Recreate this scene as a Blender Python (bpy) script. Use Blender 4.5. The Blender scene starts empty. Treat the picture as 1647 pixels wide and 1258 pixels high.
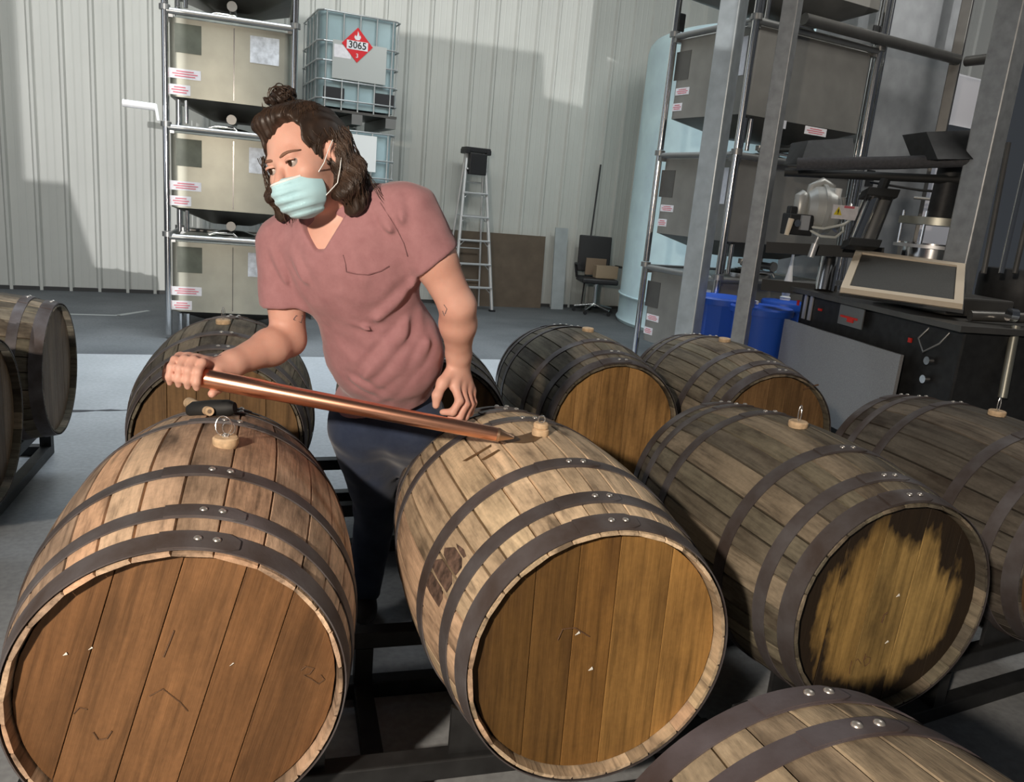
import bpy, bmesh, math, random
import numpy as np
from mathutils import Vector, Matrix, noise as mnoise
random.seed(7)
sc = bpy.context.scene
COL = sc.collection
PI = math.pi
# ------------------------------------------------------------------ camera
CF, CP, CR, CY, CH = 1268.0, math.radians(13.5), math.radians(5.2), math.radians(16.8), 1.42
_f = Vector((math.sin(CY)*math.cos(CP), math.cos(CY)*math.cos(CP), -math.sin(CP)))
_r0 = Vector((math.cos(CY), -math.sin(CY), 0)); _u0 = _r0.cross(_f)
_r = _r0*math.cos(CR) + _u0*math.sin(CR); _u = -_r0*math.sin(CR) + _u0*math.cos(CR)
cd = bpy.data.cameras.new('camera'); cam = bpy.data.objects.new('camera', cd); COL.objects.link(cam)
cd.sensor_fit = 'HORIZONTAL'; cd.sensor_width = 36.0; cd.lens = 36.0*CF/1647.0
cd.clip_start = 0.05; cd.clip_end = 100
cam.matrix_world = Matrix(((_r.x, _u.x, -_f.x, 0), (_r.y, _u.y, -_f.y, 0), (_r.z, _u.z, -_f.z, CH), (0, 0, 0, 1)))
sc.camera = cam
def at(px, py, depth):
    """a point at the given distance along the view axis"""
    return Vector((0, 0, CH)) + (_f*CF + _r*(px-823.5) + _u*(629-py))*(depth/CF)
# ------------------------------------------------------------------ world, lights, exposure
w = bpy.data.worlds.new('world'); sc.world = w; w.use_nodes = True
bg = w.node_tree.nodes['Background']; bg.inputs[0].default_value = (0.80, 0.88, 1.0, 1); bg.inputs[1].default_value = 0.045
def area(name, loc, target, size, power, color, size_y=None):
    l = bpy.data.lights.new(name, 'AREA'); l.energy = power; l.color = color; l.size = size
    if size_y: l.shape = 'RECTANGLE'; l.size_y = size_y
    o = bpy.data.objects.new(name, l); COL.objects.link(o); o.location = loc
    o.rotation_euler = (Vector(target)-Vector(loc)).to_track_quat('-Z', 'Y').to_euler(); return o
area('key_lamp', (-1.35, -0.95, 2.15), (0.2, 1.9, 0.8), 0.12, 148, (1.0, 0.86, 0.72))
area('far_fill', (0.4, 6.6, 5.8), (0.4, 6.6, 0), 5.5, 150, (0.80, 0.90, 1.0), 1.8).data.spread = math.radians(78)  # added overhead fill for the far floor, no known fixture
area('wall_fill', (1.2, 4.6, 6.6), (1.4, 10.3, 1.2), 10.0, 130, (0.96, 1.0, 0.97), 1.0).data.spread = math.radians(105)  # added fill that lifts the back wall, no known fixture
area('right_fill', (4.6, 3.2, 5.0), (4.0, 5.2, 1.2), 1.2, 70, (1.0, 0.97, 0.92))  # added fill to brighten the steelwork on the right
area('door_light', (-4.6, 4.5, 2.6), (0.5, 6.5, 0.6), 2.5, 22, (0.85, 0.92, 1.0), 3.0)
l = bpy.data.lights.new('unseen_rear_lamp', 'POINT'); l.energy = 5000; l.color = (1.0, 0.98, 0.96); l.shadow_soft_size = 0.02  # added unseen lamp behind the blocker, lights the upper back wall
yl = bpy.data.objects.new('unseen_rear_lamp', l); COL.objects.link(yl); yl.location = (0, -8, 2.0)
sc.view_settings.view_transform = 'Standard'; sc.view_settings.look = 'None'
sc.view_settings.gamma = 1.0; sc.view_settings.use_curve_mapping = False; sc.view_settings.exposure = 0.0

# ------------------------------------------------------------------ helpers
class MB:
    def __init__(s): s.v = []; s.f = []
    def add(s, vs, fs):
        n = len(s.v); s.v += [tuple(v) for v in vs]; s.f += [tuple(i+n for i in f) for f in fs]; return s
    def box(s, c, size, rz=0.0, m=None):
        hx, hy, hz = size[0]/2, size[1]/2, size[2]/2
        vs = [Vector((x, y, z)) for x in (-hx, hx) for y in (-hy, hy) for z in (-hz, hz)]
        R = m if m else Matrix.Rotation(rz, 3, 'Z')
        vs = [R@v + Vector(c) for v in vs]
        return s.add(vs, [(0,1,3,2),(4,6,7,5),(0,4,5,1),(2,3,7,6),(0,2,6,4),(1,5,7,3)])
    def tube(s, pts, r, n=12, cap=True, r2=None):
        pts = [Vector(p) for p in pts]; k = len(pts)
        if not hasattr(r, '__len__'): r = [r]*k if r2 is None else [r+(r2-r)*i/(k-1) for i in range(k)]
        rings = []; prev = None
        for i, p in enumerate(pts):
            d = (pts[min(i+1, k-1)]-pts[max(i-1, 0)]).normalized()
            if prev is None:
                a = d.orthogonal().normalized()
            else:
                a = (prev - d*prev.dot(d)).normalized()
            prev = a; b = d.cross(a)
            rings.append([p + (a*math.cos(2*PI*j/n)+b*math.sin(2*PI*j/n))*r[i] for j in range(n)])
        vs = [v for q in rings for v in q]
        fs = [(i*n+j, i*n+(j+1)%n, (i+1)*n+(j+1)%n, (i+1)*n+j) for i in range(k-1) for j in range(n)]
        if cap: fs += [tuple(range(n-1, -1, -1)), tuple((k-1)*n+j for j in range(n))]
        return s.add(vs, fs)
    def lathe(s, prof, n=32, c=(0,0,0), axis='Z', closed=False):
        vs = []; k = len(prof)
        for j in range(n):
            a = 2*PI*j/n
            for r, h in prof:
                if axis == 'Z': vs.append((c[0]+r*math.cos(a), c[1]+r*math.sin(a), c[2]+h))
                else: vs.append((c[0]+r*math.sin(a), c[1]+h, c[2]+r*math.cos(a)))
        fs = []
        kk = k if closed else k-1
        for j in range(n):
            for i in range(kk):
                fs.append((j*k+i, ((j+1)%n)*k+i, ((j+1)%n)*k+(i+1)%k, j*k+(i+1)%k))
        return s.add(vs, fs)
    def prism(s, poly, d, m=None, c=(0,0,0)):
        """poly in local xz extruded along y by d"""
        n = len(poly); M = m if m else Matrix.Identity(3); c = Vector(c)
        vs = [M@Vector((x, 0, z))+c for x, z in poly]+[M@Vector((x, d, z))+c for x, z in poly]
        fs = [tuple(range(n)), tuple(range(2*n-1, n-1, -1))]+[(i, i+n, (i+1)%n+n, (i+1)%n) for i in range(n)]
        return s.add(vs, fs)
    def mesh(s, name, smooth=None):
        me = bpy.data.meshes.new(name); me.from_pydata(s.v, [], s.f)
        bm = bmesh.new(); bm.from_mesh(me); bmesh.ops.recalc_face_normals(bm, faces=bm.faces)
        if smooth:
            for f in bm.faces: f.smooth = True
            for e in bm.edges:
                if len(e.link_faces) == 2 and e.calc_face_angle(0) > smooth: e.smooth = False
        bm.to_mesh(me); bm.free(); me.update(); return me
    def build(s, name, mat, parent=None, smooth=None, loc=None, bevel=0.0, color=None):
        return put(name, s.mesh(name, smooth), mat, parent, loc, bevel=bevel, color=color)
def put(name, me, mat, parent=None, loc=None, rot=None, bevel=0.0, color=None):
    o = bpy.data.objects.new(name, me)
    if mat and len(me.materials) == 0: me.materials.append(mat)
    COL.objects.link(o)
    if parent: o.parent = parent
    if loc is not None: o.location = loc
    if rot is not None: o.rotation_euler = rot
    if bevel:
        b = o.modifiers.new('bevel', 'BEVEL'); b.width = bevel; b.segments = 2; b.limit_method = 'ANGLE'
    if color: o.color = (*color, 1)
    return o
def empty(name, loc=(0,0,0), rz=0.0):
    o = bpy.data.objects.new(name, None); COL.objects.link(o); o.location = loc; o.rotation_euler = (0,0,rz); o.empty_display_size = .1
    return o
def tag(o, label, cat, group=None):
    o['label'] = label; o['category'] = cat
    if group: o['group'] = group
    return o
def struct(o): o['kind'] = 'structure'; return o

# ------------------------------------------------------------------ materials
def nt(name):
    m = bpy.data.materials.new(name); m.use_nodes = True; t = m.node_tree; b = t.nodes['Principled BSDF']; return m, t, b
def N(t, ty, **k):
    n = t.nodes.new(ty)
    for a, v in k.items():
        if a in n.inputs.keys(): n.inputs[a].default_value = v
        else: setattr(n, a, v)
    return n
def ramp(t, fac, stops):
    r = t.nodes.new('ShaderNodeValToRGB'); e = r.color_ramp.elements
    while len(e) < len(stops): e.new(0.5)
    for i, (p, c) in enumerate(stops):
        e[i].position = p; e[i].color = (*c, 1) if len(c) == 3 else c
    t.links.new(fac, r.inputs[0]); return r
def mixc(t, fac, a, b, mode='MIX'):
    m = t.nodes.new('ShaderNodeMix'); m.data_type = 'RGBA'; m.blend_type = mode
    def s(sock, v):
        if hasattr(v, 'is_linked') or hasattr(v, 'links'): t.links.new(v, sock)
        else: sock.default_value = v
    s(m.inputs[0], fac)
    s(m.inputs[6], a if hasattr(a, 'links') else (*a, 1)); s(m.inputs[7], b if hasattr(b, 'links') else (*b, 1))
    return m.outputs[2]
def simple(name, col, rough=0.5, metal=0.0, nscale=0, namt=0.15, bump=0.0, spec=None, **k):
    m, t, b = nt(name)
    b.inputs['Base Color'].default_value = (*col, 1); b.inputs['Roughness'].default_value = rough; b.inputs['Metallic'].default_value = metal
    for a, v in k.items(): b.inputs[a.replace('_', ' ')].default_value = v
    if nscale:
        tc = N(t, 'ShaderNodeTexCoord'); n = N(t, 'ShaderNodeTexNoise'); n.inputs['Scale'].default_value = nscale; n.inputs['Detail'].default_value = 5
        t.links.new(tc.outputs['Object'], n.inputs['Vector'])
        r = ramp(t, n.outputs[0], [(0.3, tuple(c*(1-namt) for c in col)), (0.7, tuple(min(1, c*(1+namt)) for c in col))])
        t.links.new(r.outputs[0], b.inputs['Base Color'])
        if bump:
            bp = N(t, 'ShaderNodeBump'); bp.inputs['Strength'].default_value = bump; bp.inputs['Distance'].default_value = 0.01
            t.links.new(n.outputs[0], bp.inputs['Height']); t.links.new(bp.outputs[0], b.inputs['Normal'])
    return m
def wood(name, grain_axis, dark=(0.03, 0.02, 0.014), stain=0.55, rough=0.75, edge=False):
    """weathered oak: object colour varied by grain, stains and wear"""
    m, t, b = nt(name)
    oi = N(t, 'ShaderNodeObjectInfo'); tc = N(t, 'ShaderNodeTexCoord')
    sc_ = N(t, 'ShaderNodeVectorMath', operation='SCALE'); t.links.new(oi.outputs['Random'], sc_.inputs[0])
    cm = N(t, 'ShaderNodeCombineXYZ')
    for i in range(3): t.links.new(oi.outputs['Random'], cm.inputs[i])
    t.links.new(cm.outputs[0], sc_.inputs[0]); sc_.inputs['Scale'].default_value = 37.0
    ad = N(t, 'ShaderNodeVectorMath', operation='ADD'); t.links.new(tc.outputs['Object'], ad.inputs[0]); t.links.new(sc_.outputs[0], ad.inputs[1])
    mp = N(t, 'ShaderNodeMapping'); t.links.new(ad.outputs[0], mp.inputs[0])
    s = [60, 60, 60]; s[grain_axis] = 3.0; mp.inputs['Scale'].default_value = s
    g = N(t, 'ShaderNodeTexNoise'); g.inputs['Scale'].default_value = 1.0; g.inputs['Detail'].default_value = 6; g.inputs['Roughness'].default_value = 0.65
    t.links.new(mp.outputs[0], g.inputs['Vector'])
    mp2 = N(t, 'ShaderNodeMapping'); t.links.new(ad.outputs[0], mp2.inputs[0])
    s2 = [9, 9, 9]; s2[grain_axis] = 3.2; mp2.inputs['Scale'].default_value = s2
    st = N(t, 'ShaderNodeTexNoise'); st.inputs['Scale'].default_value = 1.0; st.inputs['Detail'].default_value = 5; st.inputs['Roughness'].default_value = 0.6
    t.links.new(mp2.outputs[0], st.inputs['Vector'])
    fn = N(t, 'ShaderNodeTexNoise'); fn.inputs['Scale'].default_value = 90; fn.inputs['Detail'].default_value = 4
    t.links.new(ad.outputs[0], fn.inputs['Vector'])
    gr = ramp(t, g.outputs[0], [(0.28, (0.42,)*3), (0.48, (0.95,)*3), (0.72, (1.3,)*3)])
    c1 = mixc(t, 1.0, oi.outputs['Color'], gr.outputs[0], 'MULTIPLY')
    fr = ramp(t, fn.outputs[0], [(0.3, (0.92,)*3), (0.7, (1.07,)*3)])
    c1 = mixc(t, 1.0, c1, fr.outputs[0], 'MULTIPLY')
    sr = ramp(t, st.outputs[0], [(0.34, (stain*1.4,)*3), (0.44, (stain*0.6,)*3), (0.56, (0, 0, 0))])
    c2 = mixc(t, sr.outputs[0], c1, dark)
    if edge:   # black mould ring round the chime
        ln = N(t, 'ShaderNodeVectorMath', operation='LENGTH'); t.links.new(tc.outputs['Object'], ln.inputs[0])
        mx = N(t, 'ShaderNodeMath', operation='MULTIPLY_ADD'); t.links.new(st.outputs[0], mx.inputs[0]); mx.inputs[1].default_value = 0.30; t.links.new(ln.outputs['Value'], mx.inputs[2])
        er = ramp(t, mx.outputs[0], [(0.335, (0, 0, 0)), (0.375, (edge,)*3)])
        c2 = mixc(t, er.outputs[0], c2, dark)
    t.links.new(c2, b.inputs['Base Color']); b.inputs['Roughness'].default_value = rough
    b.inputs['Specular IOR Level'].default_value = 0.3
    bp = N(t, 'ShaderNodeBump'); bp.inputs['Strength'].default_value = 0.6; bp.inputs['Distance'].default_value = 0.004
    t.links.new(g.outputs[0], bp.inputs['Height']); t.links.new(bp.outputs[0], b.inputs['Normal'])
    return m
M = {}
M['stave'] = wood('stave_oak', 1)
M['head'] = wood('head_oak', 2, dark=(0.06, 0.03, 0.012), stain=0.35, rough=0.6)
M['head_mould'] = wood('head_oak_mould', 2, dark=(0.018, 0.012, 0.008), stain=0.4, rough=0.6, edge=0.98)
def hoop_mat():
    m, t, b = nt('hoop_steel')
    tc = N(t, 'ShaderNodeTexCoord'); oi = N(t, 'ShaderNodeObjectInfo')
    n = N(t, 'ShaderNodeTexNoise'); n.inputs['Scale'].default_value = 9; n.inputs['Detail'].default_value = 7; t.links.new(tc.outputs['Object'], n.inputs['Vector'])
    r = ramp(t, n.outputs[0], [(0.3, (0.065, 0.047, 0.040)), (0.5, (0.105, 0.092, 0.092)), (0.72, (0.16, 0.152, 0.158))])
    c = mixc(t, 1.0, r.outputs[0], oi.outputs['Color'], 'MULTIPLY')
    t.links.new(c, b.inputs['Base Color']); b.inputs['Metallic'].default_value = 0.35
    r2 = ramp(t, n.outputs[0], [(0.3, (0.75,)*3), (0.7, (0.48,)*3)]); t.links.new(r2.outputs[0], b.inputs['Roughness'])
    n2 = N(t, 'ShaderNodeTexNoise'); n2.inputs['Scale'].default_value = 120; t.links.new(tc.outputs['Object'], n2.inputs['Vector'])
    bp = N(t, 'ShaderNodeBump'); bp.inputs['Strength'].default_value = 0.2; bp.inputs['Distance'].default_value = 0.002
    t.links.new(n2.outputs[0], bp.inputs['Height']); t.links.new(bp.outputs[0], b.inputs['Normal'])
    return m
M['hoop'] = hoop_mat()
M['rivet'] = simple('rivet_zinc', (0.55, 0.52, 0.48), 0.35, 0.8)
M['bungwood'] = simple('bung_wood', (0.62, 0.45, 0.28), 0.7, 0, 60, 0.25)
M['wire'] = simple('wire_steel', (0.75, 0.75, 0.75), 0.25, 0.9)
M['rack'] = simple('rack_steel', (0.025, 0.026, 0.027), 0.55, 0.3, 20, 0.3)
M['steel'] = simple('stainless_brushed', (0.37, 0.37, 0.315), 0.40, 0.7, 6, 0.08)
M['steel_dark'] = simple('stainless_dark', (0.15, 0.145, 0.135), 0.38, 0.7, 6, 0.15)
M['chrome'] = simple('stainless_tube', (0.72, 0.72, 0.72), 0.16, 1.0)
M['cap'] = simple('tube_clamp', (0.30, 0.30, 0.29), 0.4, 0.8)
M['label'] = simple('label_white', (0.72, 0.70, 0.72), 0.6, 0, 40, 0.08)
M['labelred'] = simple('label_red', (0.62, 0.16, 0.20), 0.6)
M['plate'] = simple('plate_grey_green', (0.10, 0.11, 0.085), 0.5, 0.2, 8, 0.25)
M['pouch'] = simple('document_pouch', (0.55, 0.57, 0.60), 0.3, 0.0, 25, 0.25)
M['black'] = simple('black_plastic', (0.015, 0.015, 0.017), 0.5)
M['rubber'] = simple('black_rubber', (0.012, 0.013, 0.013), 0.65)
M['post_pale'] = simple('painted_post', (0.46, 0.51, 0.53), 0.45, 0.3, 12, 0.12)
M['galv'] = simple('galvanised_steel', (0.36, 0.37, 0.37), 0.45, 0.55, 18, 0.15)
M['insul'] = simple('foam_lagging', (0.055, 0.055, 0.06), 0.8, 0, 60, 0.2, 0.3)
M['pale'] = simple('pale_panel', (0.78, 0.78, 0.84), 0.5)
M['tank'] = simple('pale_blue_tank', (0.66, 0.86, 0.95), 0.45, 0, 3, 0.10)
M['blue'] = simple('blue_plastic', (0.012, 0.075, 0.42), 0.45)
M['alu'] = simple('aluminium', (0.60, 0.61, 0.62), 0.4, 0.6)
M['board'] = simple('brown_hardboard', (0.115, 0.085, 0.06), 0.7, 0, 6, 0.15)
M['panel'] = simple('grey_board', (0.35, 0.38, 0.39), 0.6, 0, 6, 0.1)
M['cream'] = simple('cream_gasket', (0.70, 0.60, 0.46), 0.6)
M['mesh'] = simple('grey_screen', (0.085, 0.085, 0.08), 0.6, 0.3, 200, 0.2)
M['sheet'] = simple('grey_sheet', (0.33, 0.335, 0.34), 0.45, 0.35, 150, 0.12)
M['red'] = simple('signal_red', (0.60, 0.02, 0.01), 0.5)
M['hose'] = simple('clear_hose', (0.62, 0.64, 0.60), 0.3)
M['pump'] = simple('pump_casting', (0.50, 0.51, 0.49), 0.4, 0.4)
M['yellow'] = simple('yellow_label', (0.75, 0.6, 0.03), 0.5)
M['white'] = simple('white_plastic', (0.75, 0.76, 0.74), 0.5)
M['whitetube'] = simple('white_pipe', (0.95, 0.95, 0.95), 0.4)
M['card'] = simple('cardboard', (0.22, 0.16, 0.11), 0.8)
M['ibc'] = simple('ibc_plastic', (0.30, 0.40, 0.42), 0.35, 0, 3, 0.12)
M['galvcage'] = simple('cage_tube', (0.55, 0.57, 0.57), 0.35, 0.6)
M['ibcplate'] = simple('ibc_plate', (0.50, 0.52, 0.50), 0.4, 0.4)
M['placard'] = simple('placard_red', (0.62, 0.012, 0.02), 0.5)
M['ink'] = simple('black_ink', (0.01, 0.01, 0.01), 0.6)

# ------------------------------------------------------------------ setting: floor, wall, light blocker
def floor_mat(name, c0, c1, rough, sc_n, spec=0.5):
    m, t, b = nt(name)
    tc = N(t, 'ShaderNodeTexCoord')
    n = N(t, 'ShaderNodeTexNoise'); n.inputs['Scale'].default_value = sc_n; n.inputs['Detail'].default_value = 8; n.inputs['Roughness'].default_value = 0.6; t.links.new(tc.outputs['Object'], n.inputs['Vector'])
    n2 = N(t, 'ShaderNodeTexNoise'); n2.inputs['Scale'].default_value = 45; n2.inputs['Detail'].default_value = 4; t.links.new(tc.outputs['Object'], n2.inputs['Vector'])
    r = ramp(t, n.outputs[0], [(0.32, c0), (0.68, c1)]); r2 = ramp(t, n2.outputs[0], [(0.35, (0.88,)*3), (0.65, (1.1,)*3)])
    c = mixc(t, 1.0, r.outputs[0], r2.outputs[0], 'MULTIPLY'); t.links.new(c, b.inputs['Base Color'])
    b.inputs['Roughness'].default_value = rough; b.inputs['Specular IOR Level'].default_value = spec
    return m
M['floor'] = floor_mat('pale_concrete', (0.26, 0.275, 0.285), (0.33, 0.345, 0.355), 0.38, 1.6, 0.6)
M['floor_dark'] = floor_mat('dark_concrete', (0.070, 0.075, 0.078), (0.125, 0.130, 0.132), 0.7, 1.1, 0.3)
def quad(name, pts, z0, z1, mat):
    b = MB(); n = len(pts); b.add([(x, y, z0) for x, y in pts]+[(x, y, z1) for x, y in pts],
      [tuple(range(n-1, -1, -1)), tuple(range(n, 2*n))]+[(i, (i+1) % n, (i+1) % n+n, i+n) for i in range(n)])
    return b.build(name, mat)
def ybnd(x): return 6.68+0.085*x      # where the floor tone turns from pale to dark
def ywall(x): return 10.21+0.1335*x
struct(quad('floor', [(-7, -9), (11, -9), (11, ybnd(11)), (-7, ybnd(-7))], -0.1, 0.0, M['floor']))
struct(quad('floor_slab', [(-7, ybnd(-7)), (11, ybnd(11)), (11, ywall(11)), (-7, ywall(-7))], -0.1, 0.0, M['floor_dark']))
# painted line and crack
q = MB(); q.add([(-2.35, 8.25, .002), (-1.52, 8.33, .002), (-1.52, 8.39, .002), (-2.35, 8.31, .002)], [(0,1,2,3)])
q.add([(-1.52, 8.33, .002), (-1.30, 8.72, .002), (-1.34, 8.76, .002), (-1.57, 8.39, .002)], [(0,1,2,3)])
o = q.build('trim_1', simple('floor_line', (0.30, 0.31, 0.29), 0.7)); struct(o)
random.seed(3); q = MB(); xs = [-1.75+i*0.07 for i in range(18)]; a = []; b_ = []
for i, x in enumerate(xs):
    y = 4.98+0.13*(x+1)+random.uniform(-.012, .012); h = random.uniform(.004, .02)*(1.4 if 6 < i < 13 else .45)
    a.append((x, y-h, .0015)); b_.append((x, y+h, .0015))
q.add(a+b_, [(i, i+1, i+1+len(xs), i+len(xs)) for i in range(len(xs)-1)])
struct(q.build('trim_2', simple('floor_crack', (0.04, 0.04, 0.042), 0.8)))
# corrugated steel wall: sheets with ribs, each sheet a piece of the wall
M['wall'] = simple('ribbed_sheet', (0.545, 0.555, 0.525), 0.5, 0.0, 1.2, 0.05)
PIT = 0.287; NR = 3; WZ = 7.0
wall = empty('wall_back', (0, ywall(0), 0), math.atan(0.1335)); struct(wall)
def sheet_mesh():
    prof = []
    for k in range(NR):
        x0 = k*PIT
        prof += [(x0, 0), (x0+.060, 0), (x0+.070, .002), (x0+.080, 0), (x0+.135, 0), (x0+.145, .002), (x0+.155, 0), (x0+.216, 0), (x0+.236, .032), (x0+.262, .032), (x0+.282, 0)]
    prof.append((NR*PIT-.0015, 0))
    b = MB(); n = len(prof)
    b.add([(x, -y, 0) for x, y in prof]+[(x, -y, WZ) for x, y in prof], [(i, i+1, i+1+n, i+n) for i in range(n-1)])
    return b.mesh('wall_sheet')
sm = sheet_mesh(); random.seed(5)
for k in range(-8, 13):
    o = put('wall_sheet', sm, M['wall'], wall, (0.02+k*NR*PIT, random.uniform(-.002, .0), 0))
b = MB(); b.box((2.2, 0.06, WZ/2), (20, 0.05, WZ)); b.build('wall_backing', M['wall'], wall)
b = MB(); b.box((2.2, -0.012, 0.02), (20, 0.03, 0.04)); b.build('base_angle', simple('base_trim', (0.05, 0.05, 0.05), 0.7), wall)
# added unseen blocker behind the camera, outline cut to shape back wall shade
lx, ly, lz, py_ = 0.0, -8.0, 2.0, -2.0
def onblocker(x, z):
    k = (py_-ly)/(ywall(x)-ly); return (lx+(x-lx)*k, lz+(z-lz)*k)
pts = [(-9, 0-.0), (-9, 6.5), (-2.69, 6.5), (-2.69, 1.18), (-2.28, 1.18), (-1.97, -0.05), (-0.95, -0.05), (-0.95, 3.24), (3.19, 3.32), (3.25, 2.80), (4.02, 2.72), (4.02, 3.38), (11, 3.5)]
pp = [onblocker(x, z) for x, z in pts]
poly = [(pp[0][0], 0.0)]+pp[1:]+[(pp[-1][0], 0.0)]
poly[1] = (poly[0][0], poly[1][1])
b = MB()
tri = bpy.data.meshes.new('t')
bm = bmesh.new()
vs = [bm.verts.new((x, py_, z)) for x, z in poly]; fc = bm.faces.new(vs)
r_ = bmesh.ops.extrude_face_region(bm, geom=[fc]); bmesh.ops.translate(bm, verts=[e for e in r_['geom'] if isinstance(e, bmesh.types.BMVert)], vec=(0, -0.06, 0))
bmesh.ops.triangulate(bm, faces=bm.faces); bmesh.ops.recalc_face_normals(bm, faces=bm.faces); bm.to_mesh(tri); bm.free()
struct(put('light_blocker', tri, simple('blocker_paint', (0.35, 0.36, 0.36), 0.7)))

# ------------------------------------------------------------------ barrels
RH, RB, BL = 0.285, 0.335, 0.89
def br(y): return RB-(RB-RH)*(y/(BL/2))**2
_st = {}
def stave_mesh(wd):
    if wd in _st: return _st[wd]
    n = 16; ys = [-BL/2+BL*i/n for i in range(n+1)]; b = MB(); w = math.radians(wd)/2
    e = math.radians(0.55)
    cs = [(-w+0.0010, -0.006), (-w+e, 0.0), (-w*0.3, 0.0003), (w*0.3, 0.0003), (w-e, 0.0), (w-0.0010, -0.006), (w-0.0010, -0.026), (-w+0.0010, -0.026)]
    rings = []
    for i, y in enumerate(ys):
        R = br(y); ring = []
        for j, (a, dr) in enumerate(cs):
            rr = R+dr
            if i in (0, n) and j < 6: rr -= 0.004
            if i in (0, n) and j >= 6: rr += 0.016     # chime bevel
            yy = y
            ring.append((rr*math.sin(a), yy, rr*math.cos(a)))
        rings.append(ring)
    k = len(cs); vs = [v for r in rings for v in r]
    fs = [(i*k+j, i*k+(j+1) % k, (i+1)*k+(j+1) % k, (i+1)*k+j) for i in range(n) for j in range(k)]
    fs += [tuple(range(k)), tuple(n*k+j for j in range(k-1, -1, -1))]
    b.add(vs, fs); me = b.mesh('stave', 0.6); _st[wd] = me; return me
_hp = {}
def hoop_mesh(y0, wdt):
    key = (round(y0, 3), wdt)
    if key in _hp: return _hp[key]
    b = MB(); y1 = y0+wdt; t = 0.0028; g = 0.0006
    ends = (y0, (y0+y1)/2, y1)
    prof = [(br(y)+g, y) for y in ends]+[(br(y)+g+t, y) for y in reversed(ends)]
    b.lathe(prof, 96, axis='Y', closed=True)
    me = b.mesh('hoop', 0.7); _hp[key] = me; return me
_lp = {}
def lap_mesh(y0, wdt):
    key = (round(y0, 3), wdt)
    if key in _lp: return _lp[key]
    b = MB(); n = 12; a0, a1 = math.radians(-16), math.radians(10); vs = []
    for i in range(n+1):
        a = a0+(a1-a0)*i/n; f = 1.0 if i < n-1 else (0.8 if i == n-1 else 0.5)
        ym = y0+wdt/2; h = wdt/2*f*0.97
        for yy, dr in ((ym-h, .0030), (ym-h, .0062), (ym, .0066), (ym+h, .0062), (ym+h, .0030)):
            r = br(yy)+dr; vs.append((r*math.sin(a), yy, r*math.cos(a)))
    b.add(vs, [(i*5+j, i*5+(j+1) % 5, (i+1)*5+(j+1) % 5, (i+1)*5+j) for i in range(n) for j in range(5)]+[tuple(range(5)), tuple(n*5+j for j in range(4, -1, -1))])
    me = b.mesh('hoop_lap', 0.7); _lp[key] = me; return me
rv = MB(); rv.lathe([(0.0075, 0), (0.007, .002), (0.005, .0037), (0.002, .0045), (0.0001, .0046)], 14); RIVET = rv.mesh('rivet', 1.5)
HOOPS = [(-0.445, 0.048), (-0.352, 0.038), (-0.195, 0.040), (0.155, 0.040), (0.314, 0.038), (0.399, 0.046)]
HR = 0.269
def head_boards(seed, side, angle, parent, cols, mat, nb=(0.085, 0.12), shade=None):
    rnd = random.Random(seed); x = -HR; hd = bpy.data.objects.new('head', None)
    COL.objects.link(hd); hd.parent = parent
    hd.location = (0, side*(BL/2-0.024), 0); hd.rotation_euler = (0, angle, 0)
    edges = [-HR]
    while edges[-1] < HR-0.14: edges.append(edges[-1]+rnd.uniform(*nb))
    edges.append(HR)
    for i in range(len(edges)-1):
        x0, x1 = edges[i]+.0007, edges[i+1]-.0007
        top = []; bot = []
        for k in range(13):
            xx = x0+(x1-x0)*k/12; zz = math.sqrt(max(0, HR*HR-xx*xx)); top.append((xx, zz)); bot.append((xx, -zz))
        pl = top+bot[::-1]
        pl2 = [pl[0]]
        for p_ in pl[1:]:
            if (p_[0]-pl2[-1][0])**2+(p_[1]-pl2[-1][1])**2 > 1e-8: pl2.append(p_)
        if (pl2[0][0]-pl2[-1][0])**2+(pl2[0][1]-pl2[-1][1])**2 < 1e-8: pl2.pop()
        b = MB(); off = rnd.uniform(0, .0016)
        b.prism(pl2, -side*0.022, c=(0, -side*off, 0))
        c = rnd.choice(cols); k = rnd.uniform(.9, 1.12)
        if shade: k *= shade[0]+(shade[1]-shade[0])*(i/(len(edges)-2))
        b.build('head_board', mat, hd, bevel=0.0012, color=tuple(v*k for v in c))
    return hd
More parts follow.
